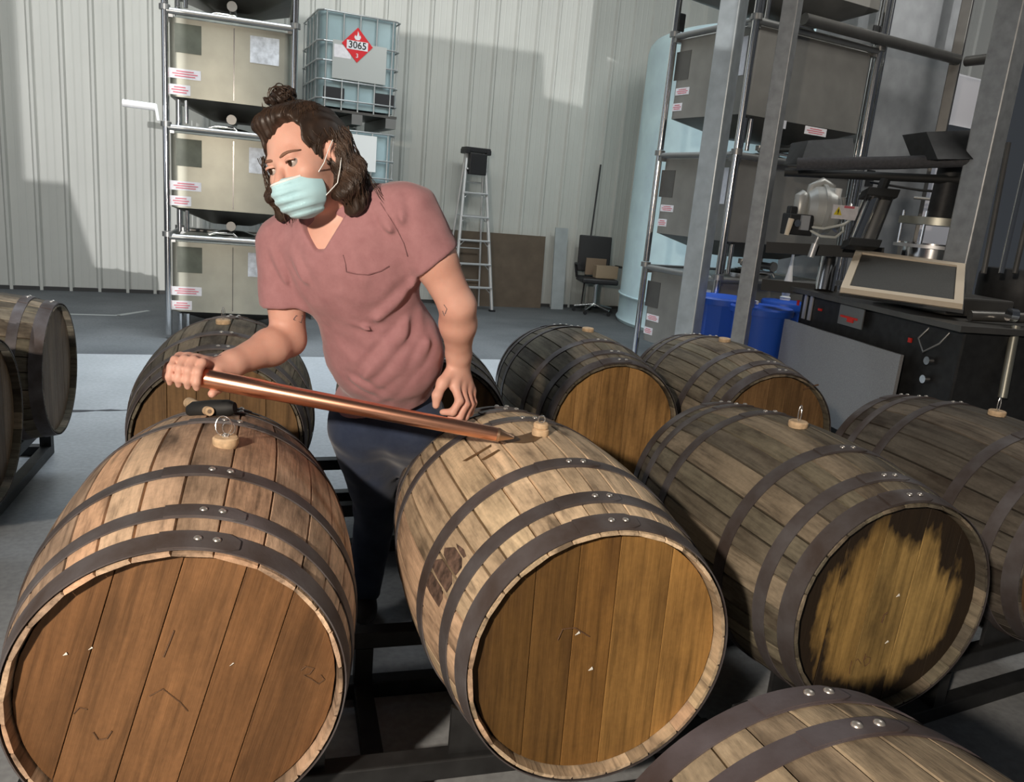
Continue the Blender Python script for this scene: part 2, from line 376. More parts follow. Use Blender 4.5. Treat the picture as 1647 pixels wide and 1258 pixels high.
def bung(parent, kind, x=0.0, y=0.0):
    z = RB
    b = MB()
    if kind in ('wide', 'clip', 'flat'):
        b.lathe([(0.0001, .016), (.024, .016), (.0275, .013), (.0275, .001), (.022, -.010), (0.0001, -.010)], 28)
    else:
        b.lathe([(0.0001, .030), (.016, .030), (.019, .027), (.019, .018), (.0165, .016), (.021, .013), (.0215, .002), (.018, -.010), (0.0001, -.010)], 24)
    o = b.build('bung', M['bungwood'], parent, smooth=0.6, loc=(x, y, z+.001))
    h0 = .016 if kind in ('wide', 'clip', 'flat') else .030
    if kind == 'flat': return o
    wb = MB()
    if kind == 'wide':
        wb.tube([(0, 0, h0-.002), (-.002, 0, h0+.006)], .0045, 8)
        wb.tube([(-.004+.017*math.sin(t), .004*math.sin(2*t), h0+.024-.022*math.cos(t)) for t in [k*2*PI/20 for k in range(21)]], .0011, 6)
        wb.tube([(.006+.013*math.sin(t), .003, h0+.018-.015*math.cos(t)) for t in [k*2*PI/20 for k in range(21)]], .0011, 6)
    elif kind == 'ring':
        wb.tube([(.009*math.sin(t), 0, h0+.008-.009*math.cos(t)) for t in [k*2*PI/20 for k in range(21)]], .0022, 6)
    else:
        wb.tube([(.006*math.sin(t), 0, h0+.022-.024*math.cos(t)) for t in [k*2*PI/20 for k in range(21)]], .0013, 6)
        wb.tube([(0, .006*math.sin(t), h0+.018-.020*math.cos(t)) for t in [k*2*PI/20 for k in range(21)]], .0013, 6)
    wb.build('wire_loop', M['wire'], o, smooth=1.0)
    if kind == 'tall' or kind == 'wide':
        wb = MB(); wb.box((0, 0, h0+.001), (.012, .012, .003)); wb.build('staple_plate', M['wire'], o)
    return o
TAN = [(.58, .40, .27), (.52, .36, .24), (.47, .33, .22), (.64, .46, .31), (.42, .30, .21), (.60, .38, .24)]
TAN2 = [(.66, .50, .33), (.58, .45, .29), (.72, .55, .37), (.50, .38, .25), (.64, .44, .29)]
GREY = [(.17, .15, .105), (.14, .125, .09), (.20, .17, .12), (.12, .105, .08), (.25, .205, .145), (.15, .13, .095)]
GDARK = [(.115, .10, .08), (.10, .088, .072), (.13, .112, .09), (.16, .135, .105), (.09, .08, .065)]
def barrel(name, label, x, y, rz, cols, headcols, seed, roll=0.0, bungk='wide', bungxy=(0.0, 0.0), headang=0.0, mould=False, z=0.53, hoopcol=(1, 1, 1), rx=0.0, shade=None):
    root = empty(name, (x, y, z), rz)
    root.rotation_euler = (rx, 0, rz)
    tag(root, label, 'barrel', 'whisky barrels on their racks')
    rnd = random.Random(seed); ang = rnd.uniform(0, 10); tot = 0; seq = []
    while tot < 360-28:
        wv = rnd.choice([9, 10, 11, 12, 13, 14, 15, 16]); seq.append(wv); tot += wv
    rem = 360-tot
    seq += [rem//2, rem-rem//2] if rem > 16 else [rem]
    for wv in seq:
        o = put('stave', stave_mesh(wv), M['stave'], root, rot=(0, math.radians(ang+wv/2)+roll, 0))
        c = rnd.choice(cols); k = rnd.uniform(.8, 1.18); o.color = (c[0]*k, c[1]*k, c[2]*k, 1); ang += wv
    for hy, hw in HOOPS:
        h = put('hoop', hoop_mesh(hy, hw), M['hoop'], root, rot=(0, roll, 0)); k = rnd.uniform(.85, 1.15); h.color = (hoopcol[0]*k, hoopcol[1]*k, hoopcol[2]*k, 1)
        lp = put('hoop_lap', lap_mesh(hy, hw), M['hoop'], h, rot=(0, rnd.uniform(-.04, .04), 0)); lp.color = h.color
        for a in (-1.5, 4.5):
            a = math.radians(a); r = br(hy+hw/2)+.0064
            put('rivet', RIVET, M['rivet'], h, (r*math.sin(a), hy+hw/2, r*math.cos(a)), (0, a, 0))
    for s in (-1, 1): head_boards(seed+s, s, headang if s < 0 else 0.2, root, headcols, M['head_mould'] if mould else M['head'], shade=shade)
    if bungk: bung(root, bungk, *bungxy)
    return root
AMB = [(.185, .090, .036), (.165, .080, .032), (.20, .10, .042)]
GOLD = [(.20, .105, .030), (.18, .092, .026), (.22, .12, .036)]
GOLD2 = [(.36, .235, .080), (.33, .205, .065), (.40, .27, .10)]
BRN = [(.18, .105, .045), (.16, .093, .04), (.20, .115, .05)]
DULL = [(.15, .105, .065), (.13, .092, .058), (.165, .115, .07)]
BR = {}
BR['B1'] = barrel('barrel', 'large tan barrel at front left with an amber head, under the copper tube grip', -.160, 1.765, 0.0, TAN, AMB, 11, headang=0.27, bungxy=(0.046, -0.02), z=.515, roll=0.12)
BR['B2'] = barrel('barrel', 'tan barrel that the tip of the copper tube points at, glossy brown head', .631, 1.755, 0.02, TAN2, GOLD, 23, bungk='ring', headang=-0.02, shade=(.55, 1.5), bungxy=(-.012, .02))  # left head boards darkened: cast shade put into the board colour
BR['B3'] = barrel('barrel', 'grey-brown barrel with a yellow head edged in black mould', 1.440, 1.853, 0.02, GREY, GOLD2, 35, bungk='clip', bungxy=(-.014, .01), headang=0.05, mould=True, roll=0.0)
BR['B4'] = barrel('barrel', 'dark grey barrel cut off by the right edge of the photo, bung with wire clip', 2.314, 2.015, 0.0, GDARK, BRN, 47, bungk='clip', bungxy=(0, 0))
BR['B1b'] = barrel('barrel', 'grey barrel behind the front left barrel, beyond the gripping hand', -.204, 3.188, 0.0, GREY, BRN, 59, bungk='clip', bungxy=(-.015, 0))
BR['B2b'] = barrel('barrel', 'barrel mostly hidden behind the man and his hanging hand', .56, 3.25, 0.0, GREY, BRN, 61, bungk='wide')
BR['B3b'] = barrel('barrel', 'back row barrel in the middle with pale staves on top and an orange-brown head', 1.342, 3.356, 0.0, GREY, [(.36, .20, .07), (.33, .18, .06)], 73, bungk='flat', bungxy=(.02, .03))
BR['B4b'] = barrel('barrel', 'back row barrel in front of the blue bins, dark slit in its brown head', 2.03, 3.245, 0.0, GREY, BRN, 85, bungk='flat', bungxy=(-.02, .02))
BR['B5'] = barrel('barrel', 'barrel cut off by the bottom edge at lower right, only its far end showing', .683, .341, 0.0, [(.34, .27, .18), (.30, .235, .16), (.38, .30, .20), (.27, .21, .145)], BRN, 97, bungk='wide', hoopcol=(.9, .85, .9))
BR['L1'] = barrel('barrel', 'dark barrel at the left edge lying crosswise, the farther of two', -1.375, 3.78, PI/2, GREY, DULL, 101, bungk='wide')
BR['L2'] = barrel('barrel', 'dark barrel at the left edge lying crosswise, the nearer of two, mostly out of frame', -1.375, 2.95, PI/2, GREY, DULL, 113, bungk='wide')
# stains and marks on barrels
M['wet'] = simple('wet_stain', (.13, .075, .03), .55)
M['burn'] = simple('dark_weathering', (.10, .062, .045), .8, 0, 55, .75, .4)
M['chip'] = simple('paper_chip', (.80, .80, .74), .7)
M['mark'] = simple('pencil_mark', (.115, .060, .028), .8)
def patch(root, name, mat, outline, lift=.0011):
    '''flat mark following the barrel side: outline in (angle degrees, y)'''
    cx = sum(a for a, _ in outline)/len(outline); cy = sum(y for _, y in outline)/len(outline); vs = []; n = len(outline)
    for f in (0.0, .5, 1.0):
        for a, y in outline:
            a2, y2 = cx+(a-cx)*f, cy+(y-cy)*f; r = br(y2)+lift; t = math.radians(a2); vs.append((r*math.sin(t), y2, r*math.cos(t)))
    fs = [(k*n+i, k*n+(i+1) % n, (k+1)*n+(i+1) % n, (k+1)*n+i) for k in (0, 1) for i in range(n)]
    b = MB(); b.add(vs, fs); b.build(name, mat, root)
patch(BR['B2'], 'wet_stain', M['wet'], [(-37.5, .025), (-36, .008), (-30, .006), (-24, .014), (-23.5, .028), (-30, .020)])
patch(BR['B2'], 'wet_stain', M['wet'], [(-31, -.028), (-30, -.040), (-26, -.038), (-22, -.028), (-22.5, -.018), (-27, -.024)])
patch(BR['B2'], 'wet_stain', M['wet'], [(-20, .045), (-17, .0), (-12, -.03), (-7, -.03), (-2, .0), (1, .035), (-4, .045), (-9, .03), (-14, .03)])
rnd_ = random.Random(8)
for c_, w_, y0_, y1_ in ((-77, 3.4, -.285, -.165), (-69.5, 3.4, -.298, -.185), (-62, 3.2, -.30, -.205), (-57.3, 1.0, -.29, -.235)):
    patch(BR['B2'], 'dark_patch', M['burn'], [(c_-w_, y0_), (c_-w_, (y0_+y1_)/2), (c_-w_*.8, y1_-.012), (c_-w_*.2, y1_), (c_+w_*.5, y1_-.02), (c_+w_, y1_-.035), (c_+w_, y0_+.015), (c_+w_*.3, y0_-.004)])
def headpt(root, px, py):
    o = root.matrix_world if False else Matrix.Translation(root.location)@root.rotation_euler.to_matrix().to_4x4(); inv = o.inverted()
    c = inv@Vector((0, 0, CH)); d = (inv@at(px, py, 1))-c; y = -(BL/2-.024)-.0008; return c+d*((y-c.y)/d.y)
for key, chips in (('B1', ((105, 1052), (146, 1043), (373, 1069))), ('B2', ((950, 1076), (929, 1019))), ('B3', ((1444, 958), (1426, 1033)))):
    for i, (px, py) in enumerate(chips):
        p_ = headpt(BR[key], px, py); s_ = .0052 if key != 'B1' else .0038
        b = MB(); b.prism([(-s_, -s_*.6), (s_, -s_*.2+.002*i), (s_*.5, s_)], -.0015, c=tuple(p_)); b.build('paper_chip', M['chip'], BR[key])
def scribble(key, px, r=.0009):
    b = MB(); b.tube([headpt(BR[key], x, y) for x, y in px], r, 5); b.build('pencil_mark', M['mark'], BR[key])
scribble('B3', [(1370, 1063), (1367, 1075), (1366, 1084)]); scribble('B3', [(1376, 1063), (1380, 1060), (1385, 1068)]); scribble('B3', [(1392, 1052), (1389, 1063), (1391, 1072), (1398, 1066), (1400, 1058), (1394, 1056), (1390, 1062)])
scribble('B1', [(484, 1078), (492, 1072), (505, 1075), (498, 1084), (488, 1086), (500, 1092), (512, 1100), (522, 1093), (516, 1086)], .0013)
scribble('B1', [(118, 1148), (128, 1138), (140, 1141)], .0013); scribble('B1', [(150, 1178), (158, 1190), (172, 1188), (180, 1176)], .0016)
scribble('B1', [(280, 1014), (272, 1035), (263, 1057)], .0016); scribble('B1', [(240, 1120), (262, 1108), (290, 1130), (302, 1144)], .0012)
scribble('B2', [(897, 1030), (905, 1012), (925, 1010), (948, 1024)], .0014); scribble('B3', [(1418, 1002), (1422, 990), (1428, 985)], .0016)
scribble('B4b', [(1292, 627), (1304, 622), (1316, 619)], .004)
# racks
def rack(label, cx, cy, rz, length, cents, z0=0.0):
    root = empty('barrel_rack', (cx, cy, 0), rz); tag(root, label, 'rack', 'steel barrel racks on the floor')
    for s in (-1, 1):
        b = MB(); b.box((0, s*.27, .185), (length, .05, .05)); b.build('rail', M['rack'], root, bevel=.004)
        b = MB(); b.box((0, s*.27, .025), (length, .05, .05)); b.build('base_tube', M['rack'], root, bevel=.004)
        for k in (-1, 0, 1):
            b = MB(); b.box((k*(length/2-.03), s*.27, .105), (.05, .05, .11)); b.build('leg', M['rack'], root)
        for c in cents:
            for t in (-1, 1):
                b = MB(); x0 = c+t*.12
                pl = [(x0, .21), (x0+t*.14, .21), (x0+t*.14, .33), (x0+t*.11, .31), (x0+t*.055, .265), (x0, .238)]
                b.prism(pl, .012, c=(0, s*.27-.006, 0)); b.build('cradle', M['rack'], root)
    for k in (-1, 0, 1):
        b = MB(); b.box((k*(length/2-.03), 0, .025), (.05, .49, .046)); b.build('cross_tube', M['rack'], root)
    return root
rack('dark steel rack under the two front left barrels', .240, 1.752, 0, 1.60, (-.395, .395))
rack('dark steel rack under the two front right barrels', 1.877, 1.93, 0.18, 1.6, (-.441, .441))
rack('dark steel rack under the two back left barrels', .165, 3.22, 0.07, 1.5, (-.382, .382))
rack('dark steel rack under the two back right barrels', 1.71, 3.30, -0.15, 1.4, (-.344, .344))
rack('dark steel rack under the barrel at the bottom edge', .75, .341, 0, 1.5, (-.067,))
rack('dark steel rack under the crosswise barrels at the left edge', -1.375, 3.405, PI/2, 1.6, (-.375, .375))

M['post_pale'].node_tree.nodes['Principled BSDF'].inputs['Roughness'].default_value = .4
M['steel_mid'] = simple('stainless_mid', (0.30, 0.29, 0.265), 0.42, 0.55, 6, 0.10)
# ------------------------------------------------------------------ stainless totes (square tanks in tube frames)
def rbox(mb, cx, cy, w_, d_, z0, z1, r=0.06, inset0=0.0, inset1=0.0, n=5):
    def ring(z, ins):
        pts = []
        for qx, qy, a0 in ((1, 1, 0), (-1, 1, 90), (-1, -1, 180), (1, -1, 270)):
            for k in range(n+1):
                a = math.radians(a0+90*k/n)
                pts.append((cx+qx*(w_/2-r-ins)+r*math.cos(a), cy+qy*(d_/2-r-ins)+r*math.sin(a), z))
        return pts
    a, b = ring(z0, inset0), ring(z1, inset1); m = len(a)
    mb.add(a+b, [(i, (i+1) % m, (i+1) % m+m, i+m) for i in range(m)]+[tuple(range(m-1, -1, -1)), tuple(range(m, 2*m))])
def stick(mb, x, y, z, w_, h, nrm='f', t=0.002):
    if nrm == 'f': mb.box((x, y, z), (w_, t, h))
    else: mb.box((x, y, z), (t, w_, h))
def tote(label, loc, rz, W_, D_, pitch, body0, body1, mats, marks=(), lid=True, group=None, skip_bottom=False):
    """origin: front left corner post at its foot; x along the front, y to the back"""
    root = empty('steel_tote', loc, rz); tag(root, label, 'tank', group)
    body_m, tube_m = mats
    b = MB(); rbox(b, W_/2, D_/2, W_-.05, D_-.05, body0, body1); rbox(b, W_/2, D_/2, W_-.05, D_-.05, body1, body1+.03, inset1=.05)
    b.build('body', body_m, root, smooth=0.7)
    b = MB(); rbox(b, W_/2, D_/2, W_-.06, D_-.06, body0-.13, body0-.001, inset0=.30); b.build('sloped_bottom', M['steel_dark'], root, smooth=0.7)
    for x in (0, W_):
        for y in (0, D_):
            b = MB(); b.tube([(x, y, 0.0), (x, y, pitch-.01)], .027, 16); b.build('corner_post', tube_m, root, smooth=.9)
            b = MB(); b.tube([(x, y, pitch-.045), (x, y, pitch-.005)], .042, 16); c = 1 if x else -1
            b.box((x-c*.02, y+(.03 if y == 0 else -.03), pitch-.055), (.08, .05, .07)); b.build('stacking_clamp', M['cap'], root, smooth=.7)
    for (p, q) in (((0, 0), (W_, 0)), ((0, D_), (W_, D_)), ((0, 0), (0, D_)), ((W_, 0), (W_, D_))):
        b = MB(); z = pitch-.045; b.tube([(p[0], p[1], z), (q[0], q[1], z)], .024, 12); b.build('top_rail', M['steel_dark'] if tube_m != M['chrome'] else M['cap'], root, smooth=.9)
    # outlet, valve and inner legs under the tank
    b = MB(); b.tube([(W_/2, D_/2, body0-.15), (W_/2, D_/2, .06)], .035, 14); b.tube([(W_/2, D_/2, .07), (W_/2, .10, .07)], .028, 14); b.lathe([(0.0001, 0), (.04, 0), (.04, .02), (.0001, .02)], 20, (W_/2, .09, .07), axis='Y'); b.build('outlet_valve', M['cap'], root, smooth=.7)
    for x in (.09, .15): 
        b = MB(); b.tube([(x, .06, .0), (x, .06, body0-.02)], .017, 10); b.build('inner_leg', M['chrome'], root, smooth=.9)
    if lid:
        b = MB(); b.lathe([(.0001, .075), (.10, .07), (.19, .045), (.215, .03), (.215, .0), (.0001, .0)], 32, (W_/2, D_/2-.05, body1+.03)); o = b.build('manway_lid', M['chrome'], root, smooth=.7)
        b = MB(); b.tube([(W_/2-.18, .12, body1+.07), (W_/2-.12, .12, body1+.09), (W_/2+.02, .12, body1+.09), (W_/2+.05, .12, body1+.06)], .012, 8); b.build('lid_handle', M['chrome'], root, smooth=.9)
    for nm, side, x, z, w_, h, mt in marks:
        b = MB()
        if side == 'f': stick(b, x, .0235, z, w_, h)
        else: stick(b, .0235, x, z, w_, h, 's')
        o = b.build(nm, M[mt], root)
        if nm == 'warning_label':
            b = MB()
            for k, (dz, ww) in enumerate(((h*.25, .55), (0, .8), (-h*.25, .65))):
                if side == 'f': b.box((x, .0220, z+dz), (w_*ww, .0012, h*.11))
                else: b.box((.0220, x, z+dz), (.0012, w_*ww, h*.11))
            b.build('red_print', M['labelred'], o)
    return root
lm = [('sight_plate', 'f', .17, .50+.17, .20, .22, 'plate'), ('warning_label', 'f', .145, .40, .24, .075, 'label'), ('warning_label', 'f', .105, .275, .16, .08, 'label'), ('document_pouch', 'f', .76, .66, .23, .21, 'pouch')]
TP = .885
names = ['lowest steel tote of the stack left of the man, dark seam down its front', 'second steel tote from the floor, left of the masked face', 'third steel tote from the floor, yellow light on its front and a large paper pouch', 'topmost steel tote at the upper left, only its lower edge in frame']
for k in range(4):
    mk = [(a, b_, c, d-.02, e, f, ('paper_bright' if False else g)) for a, b_, c, d, e, f, g in lm]
    t = tote(names[k], (-.945, 7.3, k*TP+.035), 0.02, 1.0, 1.0, TP, .20, .80, (M['steel'], M['chrome']), mk, group='stacked steel totes at the left')
    b = MB(); b.box((.52, .0245, .50), (.008, .003, .56)); b.build('seam', M['steel_dark'] if k == 0 else M['chrome'], t)
b = MB(); b.tube([(-1.26, 7.27, 1.905), (-1.02, 7.27, 1.90)], .028, 14); b.tube([(-1.02, 7.27, 1.925), (-1.00, 7.27, 1.80)], .012, 10)
tag(b.build('pipe_stub', M['whitetube'], smooth=.8), 'short white pipe sticking out left of the steel tote stack', 'pipe')

# ------------------------------------------------------------------ caged plastic totes
def ibc(label, loc, rz, W_, D_, H_, hazard=None, bright=False):
    root = empty('caged_tote', loc, rz); tag(root, label, 'tank', 'caged plastic totes')
    b = MB(); rbox(b, W_/2, D_/2, W_-.05, D_-.05, .15, H_-.05, r=.09); b.lathe([(.0001, .05), (.09, .05), (.10, .0)], 24, (W_/2, D_/2, H_-.05)); b.build('plastic_tank', M['ibc'], root, smooth=.7)
    hs = [.22, .40, .58, .76, H_-.06]
    for h in hs:
        b = MB(); r = .05
        pts = [(r, 0, h), (W_-r, 0, h), (W_, r, h), (W_, D_-r, h), (W_-r, D_, h), (r, D_, h), (0, D_-r, h), (0, r, h), (r, 0, h)]
        b.tube(pts, .009, 8, cap=False); b.build('cage_ring', M['galvcage'], root, smooth=.9)
    for side in ('f', 'l', 'r', 'b'):
        n = 5
        for k in range(n):
            s = .08+(W_-.16)*k/(n-1)
            p = {'f': (s, 0), 'b': (s, D_), 'l': (0, s*D_/W_), 'r': (W_, s*D_/W_)}[side]
            b = MB(); b.tube([(p[0], p[1], .12), (p[0], p[1], H_-.06)], .008, 8); b.build('cage_bar', M['galvcage'], root, smooth=.9)
    for x in (.06, W_/2, W_-.06):
        b = MB(); b.box((x, D_/2, .05), (.11, D_, .10)); b.build('pallet_foot', M['cap'], root)
    b = MB(); b.box((W_/2, D_/2, .115), (W_, D_, .025)); b.build('pallet_deck', M['steel_dark'], root)
    for x in (.17, W_-.14):
        b = MB(); b.box((x, .012, .27), (.21, .02, .13)); b.build('dark_opening', M['black'], root)
    b = MB(); b.box((W_/2-(.06 if bright else 0), -.010, .82 if bright else .60), (W_*.66, .003, .36)); pl = b.build('label_plate', M['ibcplate'] if not bright else M['white'], root)
    b = MB(); b.box((.24, -.0125, .90 if bright else .68), (.17, .001, .12)); b.build('paper_label', M['label'], pl)
    if hazard:
        cx, cz, h = hazard
        b = MB(); b.prism([(cx, cz-h), (cx+h*.95, cz), (cx, cz+h), (cx-h*.95, cz)], .002, c=(0, -.0165, 0)); pc = b.build('hazard_placard', M['placard'], root)
        b = MB(); b.box((cx, -.0175, cz-.005), (h*1.30, .001, h*.50)); b.build('number_strip', M['label'], pc)
        def txt(s, x, z, size, mt, nm):
            cu = bpy.data.curves.new(nm, 'FONT'); cu.body = s; cu.size = size; cu.align_x = 'CENTER'; cu.align_y = 'CENTER'; cu.extrude = .0004; cu.offset = size*.012
            to = bpy.data.objects.new(nm, cu); COL.objects.link(to); dg = bpy.context.evaluated_depsgraph_get(); me = bpy.data.meshes.new_from_object(to.evaluated_get(dg))
            bpy.data.objects.remove(to); me.materials.clear(); me.materials.append(mt)
            o = bpy.data.objects.new(nm, me); COL.objects.link(o); o.parent = pc; o.location = (x, -.0192, z); o.rotation_euler = (PI/2, 0, 0); return o
        if hazard is not None:
            txt('3065', cx, cz-.005, h*.56, M['ink'], 'number'); txt('3', cx, cz-h*.62, h*.34, M['label'], 'class_number')
        fl = [(0, .27), (-.13, .30), (-.2, .42), (-.15, .56), (-.08, .47), (-.02, .62), (.0, .80), (.07, .66), (.1, .50), (.15, .58), (.19, .44), (.12, .3)]
        b = MB(); b.prism([(cx+a*h*1.05, cz+c*h*1.0) for a, c in fl], .001, c=(0, -.0185, 0)); b.build('flame', M['label'], pc)
    return root
IX, IY, IR = .285, 8.62, .14
ibc('lowest caged plastic tote, hidden behind the man', (IX, IY, 0.0), IR, .83, .95, .94)
ibc('middle caged plastic tote with a bright white plate, beside the hair of the man', (IX, IY, .945), IR, .83, .95, 1.09, hazard=(.27, .87, .14), bright=True)
ibc('topmost caged plastic tote with a red diamond placard marked 3065', (IX, IY, 2.04), IR, .83, .95, 1.10, hazard=(.385, .76, .165))

# ------------------------------------------------------------------ step ladder
lad = empty('step_ladder', (2.31, 10.16, 0), .13); tag(lad, 'aluminium step ladder with a black top tray, standing by the ribbed wall', 'ladder')
HT, BW, TW = 2.02, .27, .12
for s in (-1, 1):
    b = MB(); b.tube([(s*BW, -.30, 0), (s*TW, .0, HT-.04)], .022, 6); b.build('front_rail', M['alu'], lad)
    b = MB(); b.tube([(s*BW*.95, .16, 0), (s*TW, .06, HT-.06)], .014, 6); b.build('rear_rail', M['alu'], lad)
    b = MB(); b.box((s*BW, -.30, .012), (.07, .06, .024)); b.build('foot', M['black'], lad)
for k in range(6):
    z = .30+k*.293; t = z/HT; x = BW+(TW-BW)*t; y = -.30+.30*t
    b = MB(); b.box((0, y, z), (2*x, .08, .022)); b.build('step', M['alu'], lad, bevel=.004)
    for s in (-1, 1): b = MB(); b.tube([(s*(x-.005), y, z-.075), (s*(x-.07), y, z-.01)], .006, 6); b.build('step_brace', M['alu'], lad)
for k in range(4):
    z = .35+k*.42; t = z/HT; x = BW*.95+(TW-BW*.95)*t; b = MB(); b.tube([(-x, .16-.1*t, z), (x, .16-.1*t, z)], .009, 6); b.build('rear_bar', M['alu'], lad)
b = MB(); b.box((0, .01, HT-.02), (.33, .20, .06)); b.box((-.14, .01, HT-.04), (.06, .22, .06)); b.box((.14, .01, HT-.04), (.06, .22, .06)); b.build('top_cap', M['black'], lad, bevel=.008)
b = MB(); b.box((0, -.075, HT-.19), (.23, .08, .26)); b.build('tool_pouch', M['black'], lad, bevel=.01)
# boards, panel and pole leaning on the wall
def onwall(name, u0, u1, z1, off, lean, th, mat, label, cat, top=None):
    a = math.atan(.1335); ux, uy = math.cos(a), math.sin(a)
    b = MB(); w_ = u1-u0; h0, h1 = (z1, top if top is not None else z1)
    b.add([(0, 0, 0), (w_, 0, 0), (w_, lean, h1), (0, lean, h0), (0, th, 0), (w_, th, 0), (w_, lean+th, h1), (0, lean+th, h0)], [(0,1,2,3), (4,7,6,5), (0,3,7,4), (1,5,6,2), (0,4,5,1), (3,2,6,7)])
    o = b.build(name, mat, loc=(u0*ux, 10.21+u0*uy-off-.04, 0)); o.rotation_euler = (0, 0, a); return tag(o, label, cat)
onwall('hardboard_sheet', 1.95, 3.50, .985, .15, .05, .018, M['board'], 'wide brown sheet board leaning on the wall behind the ladder', 'board')
onwall('grey_board', 3.64, 3.83, 1.12, .22, .10, .02, M['panel'], 'narrow grey board leaning on the wall left of the office chair', 'board')
b = MB(); b.tube([(4.02, 10.35, .02), (4.22, 10.70, 2.02)], .012, 8)
tag(b.build('pole', M['black'], smooth=.9), 'thin dark pole leaning on the wall behind the office chair', 'pole')
# office chair
ch = empty('office_chair', (4.17, 10.24, 0), -.15); tag(ch, 'black office chair holding two cardboard boxes by the wall', 'chair')
b = MB(); b.box((0, .0, .46), (.50, .48, .07)); b.build('seat', M['black'], ch, bevel=.02)
b = MB(); b.box((-.02, .24, .80), (.46, .05, .50), m=Matrix.Rotation(-.10, 3, 'X')); b.build('backrest', M['black'], ch, bevel=.015)
b = MB(); b.tube([(0, 0, .10), (0, 0, .42)], .03, 12); b.build('gas_post', M['chrome'], ch, smooth=.9)
for s in (-1, 1):
    b = MB(); b.tube([(s*.25, .18, .47), (s*.29, .16, .66), (s*.29, -.12, .67)], .018, 8); b.build('armrest', M['black'], ch, smooth=.9)
for k in range(5):
    a = 2*PI*k/5+.3; b = MB(); b.tube([(0, 0, .13), (.28*math.cos(a), .28*math.sin(a), .075)], .02, 8, r2=.014); b.build('base_leg', M['chrome'], ch, smooth=.9)
    b = MB(); b.lathe([(.0001, -.014), (.026, -.014), (.026, .014), (.0001, .014)], 14, (.28*math.cos(a), .28*math.sin(a), .027), axis='Y'); b.build('caster', M['black'], ch, smooth=.9)
b = MB(); b.box((0, 0, .115), (.30, .02, .23)); tag(b.build('cardboard_box', M['card'], loc=(4.17, 10.34, .52), bevel=.003), 'flat brown box leaning on the office chair backrest', 'box')
b = MB(); b.box((0, 0, .085), (.32, .12, .17)); tag(b.build('cardboard_box', simple('cardboard_light', (.32, .24, .16), .8), loc=(4.26, 10.18, .50), bevel=.003), 'lighter small box on the office chair seat', 'box')

# ------------------------------------------------------------------ big pale tank
tk = empty('water_tank', (5.86, 9.28, .0), 0); tag(tk, 'large pale blue upright round tank behind the right hand steelwork', 'tank')
b = MB(); b.lathe([(.0001, 0.0), (1.60, 0.0), (1.62, .04), (1.60, .08), (1.60, .34), (1.612, .36), (1.60, .38), (1.60, 3.36), (1.585, 3.44), (1.54, 3.50), (1.46, 3.54), (.9, 3.68), (.3, 3.74), (.0001, 3.74)], 96)
b.build('tank_shell', M['tank'], tk, smooth=.6)
for z in (.36,):
    b = MB(); b.lathe([(1.60, -.012), (1.622, -.006), (1.622, .006), (1.60, .012)], 96, (0, 0, z), closed=True); b.build('rib', M['tank'], tk, smooth=.6)
b = MB(); b.box((-1.2, -1.22, .03), (.28, .18, .06)); b.lathe([(.0001, .0), (.07, 0), (.07, .05), (.0001, .05)], 16, (-1.3, -1.15, .03)); b.build('base_fitting', M['white'], tk)

# ------------------------------------------------------------------ steel tote stack at the right
RZ = math.atan2(.208, .978); CX, CY_ = 3.215, 5.45
lab = ['lowest steel tote of the right stack, behind the blue bins', 'middle steel tote of the right stack, behind the pump', 'topmost full steel tote of the right stack, under the long top rail', 'steel tote at the top edge of the right stack, only its foot in frame']
rm = [('warning_label', 's', .76, .46, .17, .055, 'label'), ('warning_label', 's', .80, .34, .12, .06, 'label'), ('sight_plate', 's', .80, .66, .18, .22, 'steel_dark'), ('paper_strip', 's', .12, .66, .08, .27, 'label')]
for k in range(4):
    mk = list(rm)
    if k == 2: mk += [('paper_label', 'f', .42, .225, .11, .06, 'label'), ('warning_label', 'f', .80, .215, .24, .06, 'label')]
    tote(lab[k], (CX, CY_, .085+k*.93), RZ, 1.33, .92, .93, .25, .86, (M['steel_mid'], M['chrome']), mk, group='stacked steel totes at the right', lid=k < 3)
for i, (x, y) in enumerate(((0, 0), (1.33, 0), (0, .92), (1.33, .92))):
    b = MB(); b.box((0, 0, .0425), (.10, .10, .085)); c, s_ = math.cos(RZ), math.sin(RZ)
    tag(b.build('foot_block', M['rack'], loc=(CX+c*x-s_*y, CY_+s_*x+c*y, 0)), 'dark block under the %s corner post of the right tote stack' % ('front left', 'front right', 'rear left', 'rear right')[i], 'block', 'blocks under the right tote stack')
def loc2(u, v, z): c, s_ = math.cos(RZ), math.sin(RZ); return Vector((CX+c*u-s_*v, CY_+s_*u+c*v, z))
# lifting lugs
for u, v, n_ in ((1.30, .03, 'right'), (.03, .92, 'left')):
    b = MB(); p = loc2(u, v, 2.90); b.box((0, 0, .05), (.11, .02, .14)); o = b.build('lifting_lug', M['rack'], bevel=.01); o.location = p; o.rotation_euler = (0, 0, RZ)
    tag(o, 'dark lifting lug on the %s end of the top rail' % n_, 'bracket')

